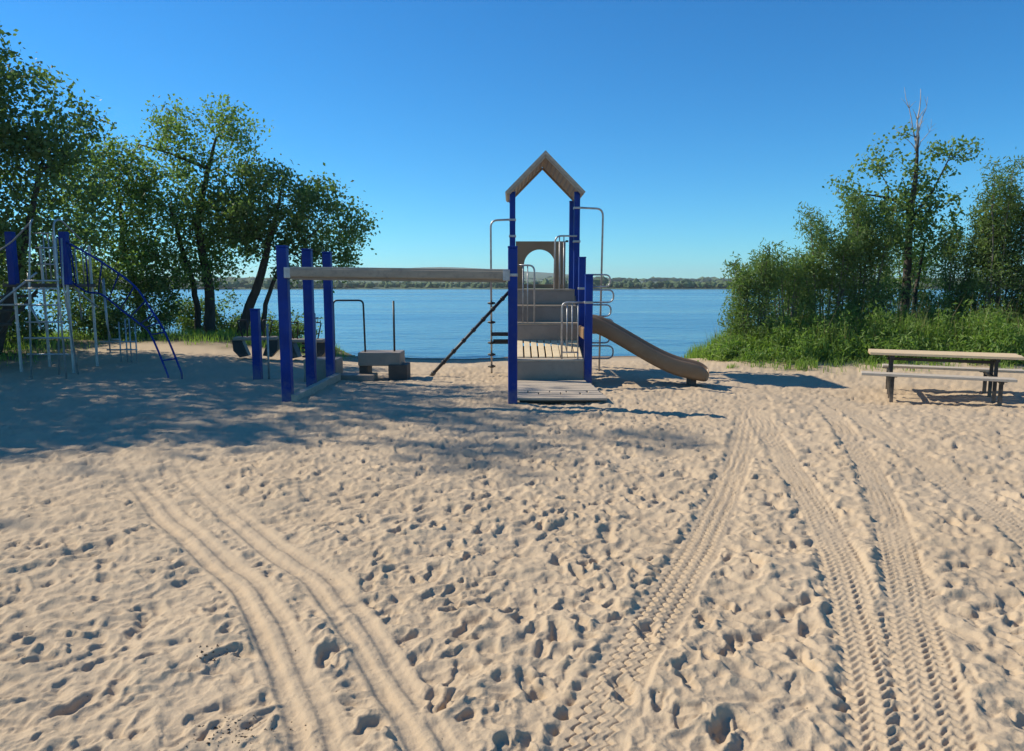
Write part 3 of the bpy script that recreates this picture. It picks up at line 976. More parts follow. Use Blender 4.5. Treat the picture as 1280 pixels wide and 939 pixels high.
o['label'] = 'bare grey dead branches at the top'

GW = 'trees and tall shrubs on the right bank'


def shrub(label, x, y, w, hgt, n, seed, clumps, leaf='leaf_willow', per=22, lsize=0.105, width=0.30, bark='greybark', spread=0.13, lean=0.0):
    rg = random.Random(seed)
    st = []
    for k in range(n):
        a = rg.uniform(-1, 1); b = rg.uniform(-1, 1)
        hh = hgt * rg.uniform(0.6, 0.98)
        st.append([(a * w * 0.25, b * w * 0.22, -0.1, 0.028), (a * w * 0.45 + lean * 0.4, b * w * 0.35, hh * 0.5, 0.018), (a * w * 0.75 + lean, b * w * 0.55, hh, 0.006)])
    bl = []
    for k in range(n):
        e = st[k][2]; m_ = st[k][1]
        bl.append((e[0], e[1], e[2] * 0.93, w * 0.20, w * 0.18, hgt * 0.13, max(3, int(clumps * 0.45 / n))))
        bl.append(((e[0] + m_[0]) / 2, (e[1] + m_[1]) / 2, (e[2] + m_[2]) / 2, w * 0.24, w * 0.24, hgt * 0.2, max(3, int(clumps * 0.4 / n))))
    bl.append((lean * 0.3, 0, hgt * 0.27, w * 0.95, w * 0.7, hgt * 0.24, int(clumps * 0.5)))
    return make_tree('willow_shrub', label, (x, y, zg(x, y)), st, bl, leaf=leaf, bark=bark, seed=seed, per=per, spread=spread, lsize=lsize, width=width,
                     cat='shrub', group=GW, parts=('stem', 'foliage'), tip=0.0045, upright=0.5, droop=0.1, shell=0.35)


shrub('short willow shrub at the water end of the right bank', 5.9, 17.6, 0.75, 2.55, 9, 101, 120)
shrub('second willow shrub from the water, with bare upright stems', 6.9, 18.0, 0.8, 2.7, 9, 102, 80)
shrub('wide dark willow shrub left of the dead topped poplar', 8.0, 18.4, 1.05, 3.55, 12, 103, 230, leaf='leaf_willow')
shrub('tall willow shrub touching the dead topped poplar on its left', 9.0, 18.7, 0.9, 4.0, 11, 104, 200)
shrub('low willow shrub right of the dead topped poplar trunk', 11.2, 18.6, 0.9, 2.9, 9, 105, 110)
shrub('tall leafy willow with bright upright shoots near the right frame edge', 12.0, 18.0, 1.0, 4.75, 12, 106, 260, per=24)
shrub('bushy willow cut by the right frame edge', 13.2, 17.6, 1.1, 3.9, 11, 107, 230)
shrub('bushy willow standing beyond the right frame edge', 15.2, 18.2, 1.3, 4.6, 11, 108, 160)
shrub('small willow in the dark gap behind the wide willow shrub', 7.6, 20.3, 1.2, 2.6, 9, 109, 110)
shrub('far willow behind the dead topped poplar', 11.6, 21.8, 1.5, 3.0, 10, 110, 130)


# ------------------------------------------------------------------ grass and weeds
def blades(name, label, pts, hmin, hmax, wid, mat, seed, bend=0.35):
    rng = np.random.default_rng(seed)
    n = len(pts)
    H = rng.uniform(hmin, hmax, n) * (0.45 + 0.55 * sst(0.15, 0.95, soil_mask(pts[:, 0], pts[:, 1]))) * (0.35 + 0.65 * sst(3.8, 6.5, np.abs(pts[:, 0]))) * (0.75 + 0.5 * (fbm(pts[:, 0] * 0.8, pts[:, 1] * 0.8, 2) + 0.4))
    a = rng.uniform(0, 2 * np.pi, n)
    d = np.stack([np.cos(a), np.sin(a), np.zeros(n)], 1)
    a2 = rng.uniform(0, 2 * np.pi, n)
    s = np.stack([np.cos(a2), np.sin(a2), np.zeros(n)], 1) * (wid * rng.uniform(0.6, 1.4, (n, 1)))
    be = rng.uniform(0.05, bend, (n, 1))
    up = np.array([[0, 0, 1.0]])
    H = H[:, None]
    p0 = pts; p1 = pts + up * H * 0.55 + d * be * H * 0.3; p2 = pts + up * H * (1 - be * 0.35) + d * be * H
    V = np.stack([p0 - s, p0 + s, p1 - s * 0.8, p1 + s * 0.8, p2], 1).reshape(-1, 3)
    i = np.arange(n) * 5
    Fc = np.concatenate([np.stack([i, i + 1, i + 3], 1), np.stack([i, i + 3, i + 2], 1), np.stack([i + 2, i + 3, i + 4], 1)])
    cv = np.clip(0.5 + 0.7 * fbm(pts[:, 0] * 0.6 + 4, pts[:, 1] * 0.6, 2), 0, 1) * 0.5 + rng.random(n) * 0.5
    o = np_mesh(name, V, Fc, mat, None, False, {'leafvar': np.repeat(cv, 5)})
    tag(o, label, 'grass', kind='stuff')
    return o


def veg_points(n, xr, yr, seed, thr=0.5, only=None):
    rng = np.random.default_rng(seed)
    x = rng.uniform(*xr, n); y = rng.uniform(*yr, n)
    k = soil_mask(x, y) > rng.uniform(thr * 0.5, 1.0, n) * thr * 1.6
    k &= (y < shore_y(x) - 0.2)
    if only is not None:
        k &= only(x, y)
    x, y = x[k], y[k]
    return np.stack([x, y, base_z(x, y) - 0.03], 1)


blades('tall_grass', 'tall bright green grass along the right bank', veg_points(62000, (3.6, 17), (14.2, 21), 71), 0.30, 0.98, 0.008, 'leaf_grass', 72)
blades('dry_grass', 'dry yellowish grass along the sandy foot of the right bank', veg_points(7000, (3.6, 16), (14.0, 17.0), 73, 0.25, lambda x, y: soil_mask(x, y) < 0.75), 0.15, 0.45, 0.005, 'leaf_dry', 74, 0.7)
blades('shaded_grass', 'short shaded grass under the left trees', veg_points(26000, (-20, -4), (12, 26), 75), 0.12, 0.38, 0.008, 'leaf_grass', 76, 0.6)
rgt = np.random.default_rng(81)
tp_ = []
while len(tp_) < 95:
    x_ = rgt.uniform(4.0, 14.5); y_ = rgt.uniform(14.0, 16.6)
    m_k = float(soil_mask(np.array([x_]), np.array([y_]))[0])
    near_k = float(soil_mask(np.array([x_ + 0.1]), np.array([y_ + 1.0]))[0])
    if m_k < 0.3 and near_k > 0.4:
        tp_.append((x_, y_, rgt.integers(8, 34), rgt.uniform(0.04, 0.14)))
tp_ = np.concatenate([np.stack([rgt.normal(x_, r_, n_), rgt.normal(y_, r_, n_)], 1) for x_, y_, n_, r_ in tp_])
blades('grass_tufts', 'sparse grass tufts thinning out onto the sand below the right bank', np.column_stack([tp_, base_z(tp_[:, 0], tp_[:, 1]) - 0.02]), 0.35, 0.75, 0.006, 'leaf_grass', 82, 0.7)
blades('dry_stalks', 'tall pale dry stalks standing in the right bank grass', veg_points(1500, (4.6, 16), (15.0, 19), 83, 0.6), 0.8, 1.5, 0.004, 'leaf_dry', 84, 0.25)
# broad leaved weeds in clumps among the grass
rgw = np.random.default_rng(77)
wp = veg_points(3600, (3.7, 16), (14.4, 20), 78, 0.35)
wp = wp[np.argsort(wp[:, 1])][:1500]
ww = []
for p in wp:
    hgt = rgw.uniform(0.22, 0.85) * (0.4 + 0.6 * float(sst(0.2, 1.0, soil_mask(p[0:1], p[1:2]))[0])) * (0.35 + 0.65 * float(sst(3.8, 7.0, p[0]))) * (0.75 + 0.9 * max(0.0, float(fbm(np.array([p[0] * 0.9]), np.array([p[1] * 0.9]), 2)[0]) + 0.3))
    for k in range(5):
        ww.append(p + np.array([rgw.normal(0, .07), rgw.normal(0, .07), hgt * (k + 1) / 5]))
lv, lf, lc = leaf_arrays(np.array(ww), 10, (0.08, 0.08, 0.07), 0.115, rgw, 0.34, 0.0, 0.4)
o = np_mesh('leafy_weeds', lv, lf, 'leaf_weed', None, False, {'leafvar': lc})
tag(o, 'dense broad leaved weeds in front of the right bank shrubs', 'weeds', kind='stuff')


# ------------------------------------------------------------------ main playground structure
YF, YA, YB, YC, YD = 10.40, 12.65, 13.90, 15.15, 16.40
XL, XR = 0.01, 1.34
play = wthing('playground_structure', 'blue and tan climbing tower with gabled roof, slide and overhead beam', 'playground', (0.67, 13.5, 0))


def post(parent, x, y, top, w=0.135, name='post', mat='blue', bottom=None):
    z0 = zg(x, y) - 0.25 if bottom is None else bottom
    o = MB().box((x, y, (top + z0) / 2), (w, w, top - z0), None, 0.022, 3).build(name, mat, parent)
    c = MB().box((x, y, top + 0.012), (w * 1.06, w * 1.06, 0.03), None, 0.012, 2).build('post_cap', mat, parent)
    sub(c, o)
    return o


post(play, XL, YF, 2.24)
for y, top in ((YA, 1.88), (YB, 2.2)):
    post(play, XL, y, top)
    post(play, XR, y, top + (0.03 if y == YB else 0))
roofposts = []
for x in (XL, XR):
    for y, tp in ((YC, 3.60), (YD, 3.56)):
        roofposts.append(post(play, x, y, tp, 0.12))
# clamp bands where the tube rails meet the posts
for x, y, z in ((XL, YC, 2.73), (XL, YC, 3.06), (XR, YC, 3.30), (XR, YB, 1.66), (XR, YA, 1.42), (XL, YF, 1.86), (XR, YC, 2.62)):
    MB().box((x, y, z), (0.15, 0.15, 0.045), None, 0.01).build('clamp', 'steel', play)

# gabled roof: two slabs with ribbed undersides
RX0, RX1, RXP = -0.10, 1.46, 0.68
ZE, ZP = 3.57, 4.35
for sgn in (0, 1):
    xa = RX0 if sgn == 0 else RX1
    a = Vector((xa, 0, ZE)); b = Vector((RXP, 0, ZP))
    d = (b - a).normalized()
    nrm = Vector((-d.z, 0, d.x)) if sgn == 0 else Vector((d.z, 0, -d.x))
    th = 0.055
    poly = [(a.x, a.z), (b.x, b.z), (b.x + 0, b.z + th / abs(nrm.z)), (a.x + nrm.x * th, a.z + nrm.z * th)]
    panel = MB().prism(poly, 'y', YC - 0.16, YD + 0.16).build('roof_panel', 'ramp', play)
    for k in range(9):
        f = 0.1 + 0.8 * k / 8
        p = a + (b - a) * f - nrm * 0.010
        rot = Matrix.Rotation(-math.atan2(d.z, d.x), 4, 'Y')
        rb = MB().box((p.x, (YC + YD) / 2, p.z), (0.034, YD - YC + 0.14, 0.018), rot, 0.004, 1).build('rib', 'riser', play)
        sub(rb, panel)
    for yy in (YC - 0.135, YD + 0.135):
        m_ = (a + b) / 2 - nrm * 0.024
        rot = Matrix.Rotation(-math.atan2(d.z, d.x), 4, 'Y')
        fb = MB().box((m_.x, yy, m_.z), ((b - a).length * 0.96, 0.04, 0.046), rot, 0.006).build('fascia_board', 'tan', play)
        sub(fb, panel)

# arched window panel at the back of the roofed deck
x0, x1, zt, z0 = 0.085, 1.20, 2.70, 1.60
ax0, ax1, zs = 0.27, 0.97, 2.17
n = 18
arch = [(ax0 + (ax1 - ax0) / 2 * (1 - math.cos(math.pi * k / n)), zs + 0.35 * math.sin(math.pi * k / n)) for k in range(n + 1)]
mb = MB()
outer = [(x0, z0), (x0, zt), (x1, zt), (x1, z0), (ax1, z0)] + arch[::-1] + [(ax0, z0)]
mb.prism(outer, 'y', YD - 0.035, YD + 0.035)
pa = mb.build('arch_panel', 'brown', play)
for xx in (1.085, 1.155):
    s_ = MB().box((xx, YD - 0.06, 2.15), (0.045, 0.03, 1.04), None, 0.008).build('trim_board', 'tan', play); sub(s_, pa)
MB().box(((x0 + x1) / 2, YD - 0.06, 1.70), (x1 - x0 - 0.04, 0.04, 0.09), None, 0.008).build('panel_rail', 'brown', play)

# ground ramp of boards
ramp = MB().box((0.70, 11.55, 0.012), (1.18, 2.0, 0.05), None, 0.006).build('ramp_frame', 'darkwood', play)
yb = 10.46
for wd, cuts in ((0.36, [(0.07, 1.40)]), (0.155, [(0.07, 0.40), (0.42, 0.74), (0.76, 1.03), (1.06, 1.38)]), (0.155, [(0.07, 0.24), (0.26, 0.58), (0.60, 0.84), (0.86, 1.16), (1.19, 1.36)]),
                 (0.30, [(0.07, 1.36)]), (0.30, [(0.07, 1.35)]), (0.30, [(0.07, 1.34)]), (0.30, [(0.07, 1.28)])):
    for (a, b) in cuts:
        h_ = 0.035
        o = MB().box(((a + b) / 2, yb + wd / 2, 0.055 + random.uniform(-.004, .004)), (b - a, wd, h_), Matrix.Rotation(random.uniform(-.006, .006), 4, 'Y'), 0.006).build('ramp_board', 'ramp', play)
    yb += wd + 0.030

# risers and treads of the stairs
SX0, SX1 = 0.085, 1.265


def riser(y, za, zb, thick=0.05, mat='riser'):
    MB().box(((SX0 + SX1) / 2, y, (za + zb) / 2), (SX1 - SX0, thick, zb - za), None, 0.010).build('riser_panel', mat, play)


def tread(ya, yb_, z, mat='tan'):
    MB().box(((SX0 + SX1) / 2, (ya + yb_) / 2, z), (SX1 - SX0 + 0.01, yb_ - ya, 0.04), None, 0.012).build('tread', mat, play)


riser(YA - 0.02, 0.02, 0.385)
tread(YA - 0.05, YA + 0.22, 0.405, 'ramp')
riser(YB - 0.10, 0.62, 0.965)
tread(YB - 0.13, YB + 0.32, 0.985)
riser(YB + 0.32, 1.006, 1.29)
tread(YB + 0.29, YB + 0.78, 1.31)
riser(YB + 0.78, 1.33, 1.605)
tread(YB + 0.75, YD + 0.02, 1.625, 'tan')
# cream sloping slats of the middle ramp
ya_, za_, yb2, zb2 = YA + 0.23, 0.43, YB - 0.13, 0.655
ang = math.atan2(zb2 - za_, yb2 - ya_)
ln = math.hypot(zb2 - za_, yb2 - ya_)
MB().box(((SX0 + SX1) / 2, (ya_ + yb2) / 2, (za_ + zb2) / 2 - 0.10), (SX1 - SX0 - 0.02, ln * 0.97, 0.03), Matrix.Rotation(ang, 4, 'X'), 0.004).build('ramp_underlay', 'darkwood', play)
wid = (SX1 - SX0) / 9
for k in range(9):
    xw = SX0 + wid * (k + 0.5)
    MB().box((xw, (ya_ + yb2) / 2, (za_ + zb2) / 2), (wid - (0.028 if k < 5 else 0.012), ln, 0.035), Matrix.Rotation(ang, 4, 'X'), 0.006).build('ramp_slat', 'cream', play)
# side stringers
for x in (SX0 - 0.0, SX1 + 0.0):
    pass
for x in (0.045, 1.305):
    mb = MB()
    poly = [(YA + 0.08, 0.25), (YB - 0.08, 0.55), (YB - 0.08, 0.45), (YA + 0.08, 0.12)]
    mb.prism(poly, 'x', x - 0.018, x + 0.018)
    mb.build('stringer', 'riser', play)
    mb = MB().prism([(YB + 0.08, 0.85), (YC - 0.08, 1.5), (YC - 0.08, 1.25), (YB + 0.08, 0.6)], 'x', x - 0.018, x + 0.018)
    mb.build('stringer', 'riser', play)
    MB().box((x, (YC + YD) / 2, 1.55), (0.036, YD - YC - 0.16, 0.12), None, 0.006).build('deck_edge', 'riser', play)

# tube rails
rt = 0.018
rail = MB().tube([(0.88, YA + 0.06, 0.42), (0.88, YA + 0.06, 1.42), (XR - 0.02, YA + 0.06, 1.42)], rt, 10, True, 0.11).build('guard_rail', 'steel', play)
for x in (0.97, 1.06, 1.165):
    sub(MB().tube([(x, YA + 0.06, 0.54), (x, YA + 0.06, 1.42)], 0.011, 8).build('baluster', 'steel', play), rail)
sub(MB().tube([(0.88, YA + 0.06, 0.54), (1.17, YA + 0.06, 0.54)], 0.013, 8).build('bottom_bar', 'steel', play), rail)
sub(MB().tube([(1.165, YA + 0.06, 0.42), (1.165, YA + 0.06, 0.54)], 0.014, 8).build('leg', 'steel', play), rail)
rail = MB().tube([(0.13, YB + 0.05, 2.10), (0.43, YB + 0.05, 2.10), (0.43, YB + 0.05, 0.90)], rt, 10, True, 0.12).build('guard_rail', 'steel', play)
for x in (0.21, 0.30):
    sub(MB().tube([(x, YB + 0.05, 1.0), (x, YB + 0.05, 2.09)], 0.011, 8).build('baluster', 'steel', play), rail)
rail = MB().tube([(0.87, YC - 0.08, 1.33), (0.89, YC - 0.08, 2.73), (XR, YC - 0.08, 2.73)], rt, 10, True, 0.13).build('guard_rail', 'steel', play)
for x in (0.98, 1.07):
    sub(MB().tube([(x, YC - 0.08, 1.35), (x, YC - 0.08, 2.72)], 0.011, 8).build('baluster', 'steel', play), rail)
MB().box((1.13, YC - 0.12, 2.62), (0.06, 0.04, 0.04), None, 0.008).build('rail_bracket', 'dark', play)
# right fire pole arch
MB().tube([(XR, YC, 3.31), (1.91, YC + 0.25, 3.31), (1.88, YC + 0.3, -0.3)], 0.021, 10, True, 0.16).build('arch_pole', 'steel', play)
# looped climber beside the pole
xl = 1.52
yl = 14.55
MB().tube([(xl, yl, 1.93), (xl, yl, -0.25)], 0.018, 10).build('climber_upright', 'steel', play)
for (za, zb, xo) in ((1.93, 1.69, 1.98), (1.63, 1.38, 2.05), (1.33, 1.10, 2.00), (1.04, 0.82, 2.05), (0.76, 0.56, 1.98), (0.50, 0.24, 2.06)):
    MB().tube([(xl, yl, za), (xo, yl + 0.05, za), (xo, yl + 0.08, zb), (xl, yl + 0.03, zb)], 0.017, 9, True, 0.14).build('loop_rung', 'steel', play)
MB().tube([(XR, YB + 0.2, 1.93), (xl, yl, 1.93)], 0.017, 9).build('climber_tie', 'steel', play)
# left peg pole with arch
pp = MB().tube([(XL, YC, 3.07), (-0.44, YC, 3.05), (-0.43, YC, -0.35)], 0.021, 10, True, 0.14).build('peg_pole', 'steel', play)
for k, z in enumerate((0.02, 0.27, 0.52, 0.95, 1.35)):
    c = MB().tube([(-0.43, YC, z - 0.028), (-0.43, YC, z + 0.028)], 0.048, 12).build('peg_collar', 'dark', play)
    sub(c, pp)
    s_ = MB().tube([(-0.51, YC, z), (-0.35, YC, z)], 0.020, 8).build('foot_peg', 'dark', play); sub(s_, pp)
# dark foot step next to it
st_ = MB().box((-0.22, YC + 0.05, 0.70), (0.44, 0.22, 0.075), None, 0.015).build('foot_step', 'dark', play)
sub(MB().box((-0.22, YC + 0.05, 0.54), (0.36, 0.06, 0.10), None, 0.01).build('step_brace', 'dark', play), st_)
# sloping rubber climbing pole
a = Vector((-1.70, 14.35, -0.16)); b = Vector((-0.05, YC + 0.08, 1.60))
sp = MB().tube([a, b], 0.034, 10).build('sloping_climb_pole', 'dark', play)
d = (b - a).normalized()
for k in range(8):
    p = a + (b - a) * (0.07 + 0.12 * k)
    sub(MB().tube([p - d * 0.03, p + d * 0.03], 0.047, 12).build('rubber_ring', 'dark', play), sp)
# overhead beam to three blue posts on the left
XB = -3.39
for y, tp in ((10.77, 2.27), (12.07, 2.29), (13.37, 2.30)):
    post(play, XB, y, tp, 0.15)
a = Vector((XB + 0.04, 10.77, 1.90)); b = Vector((XL, YF + 0.02, 1.855))
d = (b - a); m_ = (a + b) / 2
rot = d.to_track_quat('X', 'Z').to_matrix().to_4x4()
bm_ = MB().box(m_, (d.length - 0.06, 0.20, 0.135), rot, 0.035, 3).build('overhead_beam', 'tan', play)
sub(MB().box(m_ + Vector((0, 0, 0.072)), (d.length - 0.10, 0.17, 0.03), rot, 0.012, 2).build('beam_cap', 'ramp', play), bm_)
sub(MB().box(m_ + Vector((0, 0, -0.082)), (d.length * 0.94, 0.10, 0.04), rot, 0.01, 2).build('beam_track', 'riser', play), bm_)
for p in (a + Vector((0.06, 0, 0)), b - Vector((0.08, 0, 0))):
    sub(MB().box(p, (0.10, 0.215, 0.16), rot, 0.01).build('beam_bracket', 'steel', play), bm_)
MB().box((XB + 0.12, 12.07, zg(XB, 12) + 0.05), (0.10, 2.75, 0.14), None, 0.012).build('ground_timber', 'ramp', play)

# slide
PA = Vector((1.36, 13.38)); PBv = Vector((3.52, 12.72))
prof = [(0.0, 0.99), (0.06, 0.99), (0.12, 0.955), (0.2, 0.87), (0.32, 0.72), (0.46, 0.54), (0.60, 0.37), (0.72, 0.255), (0.82, 0.20), (0.92, 0.165), (1.0, 0.13)]
dirv = (PBv - PA).normalized(); sid = Vector((dirv.y, -dirv.x))      # sid points to the camera side
bm = bmesh.new()
rows = []
zgd = -0.05
for i, (f, z) in enumerate(prof):
    c = PA + (PBv - PA) * f
    hw = 0.25
    wall = 0.17 if f < 0.93 else 0.17 - (f - 0.93) / 0.07 * 0.10
    sec = [(-hw - 0.045, z - 0.11), (-hw - 0.05, z + wall), (-hw - 0.02, z + wall + 0.022), (-hw + 0.02, z + wall), (-hw + 0.04, z + 0.05), (-hw + 0.10, z), (hw - 0.10, z), (hw - 0.04, z + 0.05), (hw - 0.02, z + wall), (hw + 0.02, z + wall + 0.022), (hw + 0.05, z + wall), (hw + 0.045, z - 0.11), (hw - 0.1, z - 0.125), (-hw + 0.1, z - 0.125)]
    rows.append([bm.verts.new((c.x + sid.x * u, c.y + sid.y * u, w_)) for u, w_ in sec])
for i in range(len(rows) - 1):
    for k in range(len(rows[0])):
        k2 = (k + 1) % len(rows[0])
        fc = bm.faces.new((rows[i][k], rows[i][k2], rows[i + 1][k2], rows[i + 1][k])); fc.smooth = True
bm.faces.new(rows[0][::-1]); bm.faces.new(rows[-1])
mb = MB(); mb.bm.free(); mb.bm = bm
slide = mb.build('slide', 'slide', play)
md = slide.modifiers.new('smooth', 'SUBSURF'); md.levels = 2; md.render_levels = 2
c = PA + (PBv - PA) * 0.86
sub(MB().box((c.x, c.y, 0.02), (0.10, 0.34, 0.26), None, 0.01).build('slide_foot', 'darkwood', play), slide)
c = PA + (PBv - PA) * 0.02
MB().box((1.30, 13.30, 0.86), (0.06, 0.9, 0.20), None, 0.02).build('slide_head_board', 'brown', play)

# ------------------------------------------------------------------ low step unit beside the left posts
su = wthing('step_unit', 'low taupe stepping platform with tube handrails near the shore', 'climbing steps', (-2.8, 14.1, zg(-2.8, 14.1)))
zb_ = zg(-2.8, 14.1)
MB().box((-3.62, 13.75, zb_ + 0.20), (0.62, 0.55, 0.46), None, 0.02).build('low_platform', 'riser', su)
MB().box((-2.98, 13.8, zb_ + 0.04), (0.70, 0.45, 0.16), None, 0.02).build('ground_step', 'riser', su)
pl_ = MB().box((-2.56, 14.1, zb_ + 0.40), (0.82, 0.60, 0.26), None, 0.02).build('raised_platform', 'riser', su)
MB().box((-2.88, 14.1, zb_ + 0.12), (0.16, 0.5, 0.34), None, 0.015).build('support', 'darkwood', su)
MB().box((-2.20, 14.0, zb_ + 0.12), (0.36, 0.5, 0.36), None, 0.02).build('end_step', 'darkwood', su)
MB().tube([(-3.46, 14.0, zb_ + 0.2), (-3.46, 14.0, 1.43), (-2.88, 14.0, 1.43), (-2.86, 14.0, zb_ + 0.4)], 0.018, 9, True, 0.09).build('hand_loop', 'dark', su)
MB().tube([(-2.31, 14.1, zb_ + 0.4), (-2.31, 14.1, 1.42)], 0.02, 9).build('pole', 'dark', su)
MB().tube([(-3.95, 13.8, zb_ - 0.1), (-3.93, 13.8, 0.9), (-3.83, 13.8, 1.08), (-3.70, 13.8, 1.1)], 0.02, 9, True, 0.1).build('hand_pole', 'steel', su)
MB().tube([(-3.72, 13.6, zb_ + 0.3), (-3.72, 13.6, 1.2)], 0.02, 9).build('pole', 'steel', su)

# short blue post
sp_ = wthing('short_post', 'short blue post with a thin pole left of the three tall posts', 'post', (-4.80, 13.5, zg(-4.8, 13.5)))
post(sp_, -4.80, 13.5, 1.26, 0.15)
MB().tube([(-4.66, 13.7, zg(-4.6, 13.7) - 0.2), (-4.655, 13.7, 1.0)], 0.02, 9).build('thin_pole', 'steel', sp_)


# two spring rockers behind
def rocker(label, x, y, rz):
    z = zg(x, y)
    t_ = thing('spring_rocker', label, 'spring rocker', (x, y, z), rz, 'spring rockers by the water')
    MB().box((0, 0, 0.50), (0.98, 0.34, 0.08), None, 0.03, 3).build('seat_board', 'riser', t_)
    for s in (-1, 1):
        sd = MB()
        poly = [(s * 0.16, 0.10), (s * 0.30, 0.46), (s * 0.52, 0.46), (s * 0.50, 0.22), (s * 0.36, 0.06)]
        if s < 0: poly = poly[::-1]
        sd.prism(poly, 'y', -0.13, 0.13)
        sd.build('leg_shield', 'dark', t_)
        hb = MB().tube([(s * 0.20, -0.02, 0.52), (s * 0.17, -0.02, 0.93), (s * 0.40, -0.02, 0.93), (s * 0.30, -0.02, 0.53)], 0.016, 8, True, 0.05).build('handle', 'dark', t_)
    coil = [(0.09 * math.cos(k * 0.5), 0.09 * math.sin(k * 0.5), -0.05 + 0.5 * k / 60) for k in range(61)]
    MB().tube(coil, 0.018, 7).build('coil_spring', 'dark', t_)
    MB().box((0, 0, -0.02), (0.4, 0.3, 0.06), None, 0.01).build('base_plate', 'dark', t_)
    return t_


rocker('dark spring rocker with handles behind the short blue post', -6.05, 17.0, 0.12)
rocker('dark spring rocker with handles seen between the tall blue posts', -4.93, 17.2, -0.1)

# ------------------------------------------------------------------ left climbing frame
cl_ = wthing('climbing_frame', 'grey tube ladder frame with blue posts and blue arched ladder in tree shade', 'climbing frame', (-8.6, 13.6, zg(-8.6, 13.6)))
zc = zg(-8.6, 13.6) - 0.2
for s, xb, xt in ((0, -8.86, -8.74), (1, -8.20, -8.32)):
    top = [(xb, 13.15, zc), (xb * 0.5 + xt * 0.5, 13.2, 1.5), (xt, 13.3, 2.86)]
    if s == 0:
        top += [(xt - 0.03, 13.45, 2.93), (xt - 0.6, 13.7, 2.55), (xt - 2.0, 13.9, 1.75)]
    else:
        top += [(xt, 13.5, 2.93), (xt, 14.1, 2.6)]
    MB().tube(top, 0.017, 9, True, 0.1).build('ladder_rail', 'steel', cl_)
    MB().tube([(xb + (0.13 if s == 0 else -0.13), 13.75, zc), (xt + (0.17 if s == 0 else -0.15), 13.7, 1.75), (xt + (0.17 if s == 0 else -0.15), 13.75, 2.6)], 0.015, 9).build('inner_rail', 'steel', cl_)
for z, ex in ((0.46, 0.07), (0.76, 0.12), (1.05, 0.06), (1.36, 0.0), (1.66, 0.0), (1.80, 0.05)):
    f = min(1, max(0, z / 2.86))
    xa = -8.86 + 0.12 * f - ex; xb = -8.20 - 0.12 * f + ex
    MB().tube([(xa, 13.18, z), (xb, 13.18, z)], 0.016, 9).build('rung', 'steel', cl_)
for x, y, lean in ((-9.74, 14.2, 0.0), (-8.70, 14.2, 0.0)):
    MB().box((x, y, 2.24), (0.145, 0.13, 1.02), None, 0.02, 3).build('post_sleeve', 'blue', cl_)
    MB().box((x, y, 0.85), (0.045, 0.045, 2.2), None, 0.012).build('frame_post', 'steel', cl_)
for x, y in ((-9.88, 15.3), (-8.86, 15.3)):
    MB().box((x, y, 1.2), (0.045, 0.045, 2.7), None, 0.012).build('frame_post', 'steel', cl_)
MB().box((-9.37, 14.75, 1.72), (1.15, 1.2, 0.07), None, 0.01).build('deck', 'darkwood', cl_)
for z in (2.1, 2.4, 2.66):
    MB().tube([(-8.72, 13.35, z), (-8.34, 13.35, z)], 0.013, 8).build('rung', 'steel', cl_)
for x in (-8.62, -8.53, -8.44):
    MB().tube([(x, 13.45, 1.8), (x, 13.45, 2.66)], 0.011, 7).build('upright_bar', 'steel', cl_)
for x in (-9.6, -9.45, -9.3, -9.15, -9.0):
    MB().tube([(x, 15.28, 1.75), (x, 15.28, 2.55)], 0.012, 7).build('baluster', 'steel', cl_)
# stair handrails running out of frame on the left
MB().tube([(-8.86, 13.55, 1.95), (-9.9, 13.7, 1.25), (-11.2, 13.8, 0.45), (-11.2, 13.8, -0.2)], 0.02, 9, True, 0.08).build('stair_rail', 'steel', cl_)
MB().tube([(-9.05, 13.6, 1.95), (-9.05, 13.6, 1.36), (-10.4, 13.7, 1.34)], 0.02, 9, True, 0.06).build('stair_rail', 'steel', cl_)
MB().tube([(-9.1, 13.65, 1.38), (-8.92, 13.65, 0.9)], 0.018, 9).build('brace', 'steel', cl_)
for k in range(5):
    MB().box((-9.95 - 0.28 * k, 14.55, 1.50 - 0.29 * k), (0.26, 0.85, 0.05), None, 0.01).build('stair_tread', 'darkwood', cl_)
for yy in (14.15, 14.95):
    MB().tube([(-9.8, yy, 1.6), (-11.35, yy, 0.0)], 0.035, 8).build('stair_stringer', 'darkwood', cl_)
# blue arched ladder, upper rail and lower rail tied by rungs
def P3(px, py, d):
    return Vector(((px - 640) / F * d, d, CAMH - (py - HORIZON) / F * d))
up_px = [(80, 298, 14.2), (108, 313, 14.1), (140, 333, 13.9), (172, 358, 13.7), (191, 388, 13.6), (206, 415, 13.5), (224, 466, 13.3)]
lo_px = [(86, 345, 14.2), (110, 364, 14.6), (130, 368, 14.7), (152, 386, 14.6), (172, 402, 14.4), (188, 418, 14.0), (207, 470, 13.3)]
up = [P3(*p) for p in up_px]; lo = [P3(*p) for p in lo_px]


def spl(pts, m=5):
    out = []
    for i in range(len(pts) - 1):
        p0 = pts[max(i - 1, 0)]; p1 = pts[i]; p2 = pts[i + 1]; p3 = pts[min(i + 2, len(pts) - 1)]
        for k in range(m):
            t_ = k / m
            out.append(0.5 * ((2 * p1) + (p2 - p0) * t_ + (2 * p0 - 5 * p1 + 4 * p2 - p3) * t_ * t_ + (3 * p1 - p0 - 3 * p2 + p3) * t_ ** 3))
    out.append(pts[-1])
    return out


